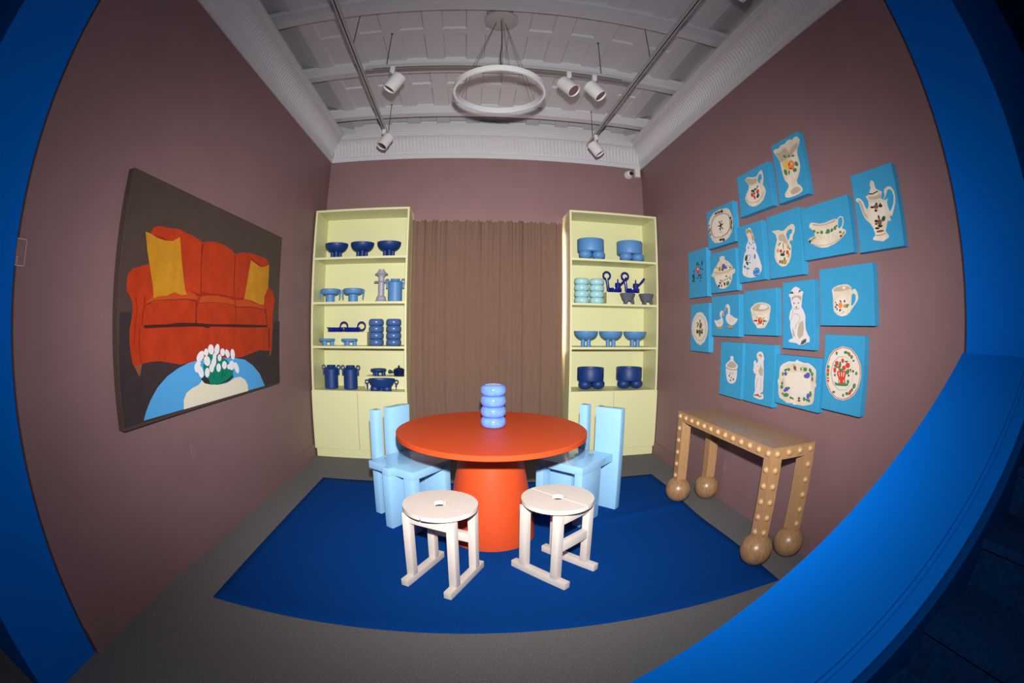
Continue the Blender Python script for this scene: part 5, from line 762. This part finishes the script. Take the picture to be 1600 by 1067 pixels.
# ================================================================ ceiling lights
def beam(m, a, b, w, h):
    a = Vector(a); b = Vector(b); d = (b - a).normalized(); u = Vector((0, 0, 1)).cross(d).normalized() * (w / 2); z = Vector((0, 0, h))
    p = [a - u, a + u, b + u, b - u]; return m.add([q[:] for q in p] + [(q + z)[:] for q in p], [(0, 1, 2, 3), (4, 5, 6, 7), (0, 1, 5, 4), (1, 2, 6, 5), (2, 3, 7, 6), (3, 0, 4, 7)])
def track(label, a, b, rods):
    t = thing('lighting_track', label, 'track', a); a_ = Vector(a); A = Vector((0, 0, 0)); B = Vector(b) - a_
    beam(MB(), A, B, 0.034, 0.030).build('rail', M['track'], t, 0)
    d = B.normalized(); beam(MB(), A + d * 0.06 - Vector((0, 0, 0.0012)), B - d * 0.10 - Vector((0, 0, 0.0012)), 0.010, 0.002).build('slot', M['slot'], t, 0)
    for x, y in rods:
        p = Vector((x, y, 0)) - a_
        MB().tube([(p.x, p.y, 0.03), (p.x, p.y, CZ - a_.z)], 0.0042, 8).lathe([(0.011, 0), (0.011, 0.006), (0, 0.006)], (p.x, p.y, CZ - a_.z - 0.008), 12).build('suspension_rod', M['rod'], t)
track('grey lighting track running front to back on the left', (-1.002, 0.96, 3.705), (-1.030, 4.66, 3.705), [(-1.009, 2.86), (-1.0, 4.63)])
track('grey lighting track running front to back on the right', (1.425, 0.96, 3.705), (1.350, 4.86, 3.705), [(1.385, 2.87), (1.356, 4.66)])
track('grey lighting track crossing the room behind the ring light', (-0.965, 3.205, 3.69), (1.345, 3.235, 3.69), [(-0.785, 3.207), (1.058, 3.232)])

def spot(mouth, back, ad, ztrack, label, R=0.064):
    mo, ba = Vector(mouth), Vector(back); ax = (mo - ba).normalized(); mid = (mo + ba) / 2; Lh = 0.078
    t = thing('track_spotlight', label, 'spotlight', tuple(mid), 0, 'white track spotlights')
    Rm = ax.to_track_quat('Z', 'Y').to_matrix()
    MB().lathe([(0, -Lh), (R - 0.004, -Lh), (R, -Lh + 0.004), (R, Lh), (R - 0.005, Lh + 0.002), (R - 0.006, Lh - 0.004), (R - 0.008, 0.02), (0.0, 0.01)], n=36, R=Rm).build('housing', M['fixture'], t, 40)
    MB().lathe([(0.0, 0.018), (0.020, 0.022), (0.036, 0.042), (R - 0.007, Lh - 0.006)], n=28, R=Rm).build('reflector', M['chrome'], t, 60)
    c = Rm @ Vector((0, 0, 0.042)); b_ = MB(); b_.ball(tuple(c), 0.013, 14); b_.build('bulb', M['bulb'], t)
    p = Vector((ad[0], ad[1], 0)) - mid; top = ztrack - mid.z
    MB().box(p.x - 0.020, p.y - 0.020, top - 0.055, p.x + 0.020, p.y + 0.020, top + 0.004, 0.004).build('adapter', M['fixture'], t, 0)
    s_ = MB(); s_.tube([(p.x, p.y, top - 0.05), tuple(-ax * 0.03 + Vector((0, 0, 0.03)))], 0.013, 10); s_.build('stem', M['fixture'], t)
spot((-0.736, 3.225, 3.475), (-0.660, 3.220, 3.595), (-0.725, 3.205), 3.69, 'white spotlight on the crossing track left of the ring light')
spot((0.795, 3.195, 3.475), (0.712, 3.255, 3.595), (0.765, 3.228), 3.69, 'white spotlight on the crossing track nearest the ring light on its right')
spot((1.036, 3.228, 3.475), (0.949, 3.262, 3.595), (0.990, 3.231), 3.69, 'white spotlight on the crossing track nearest the right-hand track')
spot((-1.024, 4.470, 3.475), (-0.968, 4.505, 3.595), (-1.030, 4.53), 3.705, 'white spotlight at the far end of the left-hand track')
spot((1.392, 4.530, 3.475), (1.312, 4.550, 3.595), (1.357, 4.53), 3.705, 'white spotlight at the far end of the right-hand track')
spot((1.500, 1.560, 3.475), (1.390, 1.600, 3.575), (1.413, 1.60), 3.705, 'white spotlight on the near part of the right-hand track')

t = thing('ring_pendant_light', 'white ring pendant light hung on thin wires', 'pendant light', (0.166, 3.015, 3.31))
Rr = 0.352
MB().lathe([(Rr - 0.017, -0.023), (Rr, -0.023), (Rr, 0.023), (Rr - 0.017, 0.023), (Rr - 0.017, -0.023)], n=96).build('ring', M['fixture'], t, 40)
MB().lathe([(Rr - 0.0185, -0.019), (Rr - 0.0172, -0.019), (Rr - 0.0172, 0.019), (Rr - 0.0185, 0.019), (Rr - 0.0185, -0.019)], n=96).build('diffuser', mat('ring_diffuser', (0.55, 0.56, 0.60), 0.4), t, 40)
MB().lathe([(0, CZ - 3.31 - 0.030), (0.135, CZ - 3.31 - 0.030), (0.14, CZ - 3.31 - 0.026), (0.14, CZ - 3.31 - 0.001), (0, CZ - 3.31 - 0.001)], n=56).build('canopy', mat('canopy_grey', (0.50, 0.48, 0.46), 0.5), t, 40)
for k in range(3):
    a = math.radians(90 + 120 * k) if k else math.radians(90)
    a = math.radians((-90, 30, 150)[k])
    MB().tube([((Rr - 0.013) * math.cos(a), (Rr - 0.013) * math.sin(a), 0.027), (0.045 * math.cos(a), 0.045 * math.sin(a), CZ - 3.31 - 0.031)], 0.0016, 6).build('cable', M['rod'], t)
    a += math.radians(8)
    MB().tube([((Rr - 0.013) * math.cos(a), (Rr - 0.013) * math.sin(a), 0.027), (0.045 * math.cos(a), 0.045 * math.sin(a), CZ - 3.31 - 0.031)], 0.0016, 6).build('cable', M['rod'], t)
MB().tube([(0.0, -0.01, CZ - 3.31 - 0.031), (0.01, -0.03, 0.55), (0.005, -0.10, 0.40), (-0.012, -0.20, 0.22), (-0.01, -(Rr - 0.013), 0.029)], 0.0045, 8).build('power_cord', M['rod'], t)

# ================================================================ paintings
def decode(s):
    for part in s.split(';'):
        a = part.split(); v = [int(q) / 1000 for q in a[1:]]; yield a[0], list(zip(v[::2], v[1::2]))
def earclip(P):
    n = len(P); I = list(range(n)); T = []
    A = sum(P[i][0] * P[(i + 1) % n][1] - P[(i + 1) % n][0] * P[i][1] for i in range(n))
    if A < 0: I.reverse()
    cr = lambda a, b, c: (b[0] - a[0]) * (c[1] - a[1]) - (b[1] - a[1]) * (c[0] - a[0])
    while len(I) > 3:
        for k in range(len(I)):
            a, b, c_ = I[k - 1], I[k], I[(k + 1) % len(I)]
            if cr(P[a], P[b], P[c_]) <= 1e-12: continue
            if any(cr(P[a], P[b], P[q]) >= 0 and cr(P[b], P[c_], P[q]) >= 0 and cr(P[c_], P[a], P[q]) >= 0 for q in I if q not in (a, b, c_) and P[q] not in (P[a], P[b], P[c_])): continue
            T.append((a, b, c_)); I.pop(k); break
        else:
            if len(I) > 3: I.pop(min(range(len(I)), key=lambda k: abs(cr(P[I[k - 1]], P[I[k]], P[I[(k + 1) % len(I)]]))))
    T.append(tuple(I)); return T
def canvas_thing(kind, label, ya, yb, za, zb, side, depth, face_m, shapes, sub, group=None, cat='painting'):
    yc, zc = (ya + yb) / 2, (za + zb) / 2; wall = XR if side < 0 else XL
    t = thing(kind + '_painting', label, cat, (wall, yc, zc), 0, group)
    hy, hz = (yb - ya) / 2, (zb - za) / 2
    x1 = side * depth
    MB().box(min(side * 0.0013, x1), -hy, -hz, max(side * 0.0013, x1), hy, hz, 0.003).build('canvas', face_m, t, 0)
    first = []; rest = []
    for i, s_ in enumerate(shapes): (first if (s_[0].lstrip('~') in sub) else rest).append((i, s_))
    return t, first, rest
def paint_list(lst, x, sx, y0, z0, t, name):
    mats = []; idx = {}; mb = MB()
    for i, (k, pts) in lst:
        ribbon = k[0] == '~'; k = k.lstrip('~')
        if k not in idx: idx[k] = len(mats); mats.append(artmat(k))
        o = sx * (0.0005 + 0.00015 * i)
        if ribbon:
            h = len(pts) // 2; r_ = pts[h:][::-1]; tri = [(j, j + 1, len(pts) - 2 - j, len(pts) - 1 - j) for j in range(h - 1)]
        else: tri = earclip(pts)
        mb.cur = idx[k]; mb.add([(x + o, y - y0, z - z0) for y, z in pts], tri)
    if mb.v:
        o = mb.build(name, mats if len(mats) > 1 else mats[0], t, 0)
        if name == 'painted_detail': o['kind'] = 'stuff'
for kind, label, (ya, yb, za, zb), enc in ART:
    t, first, rest = canvas_thing(kind, label, ya, yb, za, zb, -1, 0.055, M['canvasblue'], list(decode(enc)), 'cwitsn', 'blue canvases of painted crockery')
    yc, zc = (ya + yb) / 2, (za + zb) / 2
    paint_list(first, -0.055, -1, yc, zc, t, 'painted_motif'); paint_list(rest, -0.055, -1, yc, zc, t, 'painted_detail')
t, a_, b_ = canvas_thing('sofa', 'large dark painting of an orange-red sofa with two yellow pillows', 1.652, 3.828, 0.980, 2.336, 1, 0.052, M['brown'], list(decode(SOFA_ART)), '')
sofa = list(enumerate(decode(SOFA_ART)))
sets = dict(painted_background=('D1',), painted_sofa=('or', 'dr', 'dl', 'dk', 'br'), painted_table=('bl',), painted_vase=('iv', 'D2'), painted_tulips=('gr', 'wh', 'gk'))
for s_ in sofa:
    if s_[1][0] == 'ye': paint_list([s_], 0.052, 1, (1.652 + 3.828) / 2, (0.980 + 2.336) / 2, t, 'painted_pillow')
for nm, ks in sets.items():
    paint_list([s_ for s_ in sofa if s_[1][0].lstrip('~') in ks], 0.052, 1, (1.652 + 3.828) / 2, (0.980 + 2.336) / 2, t, nm)
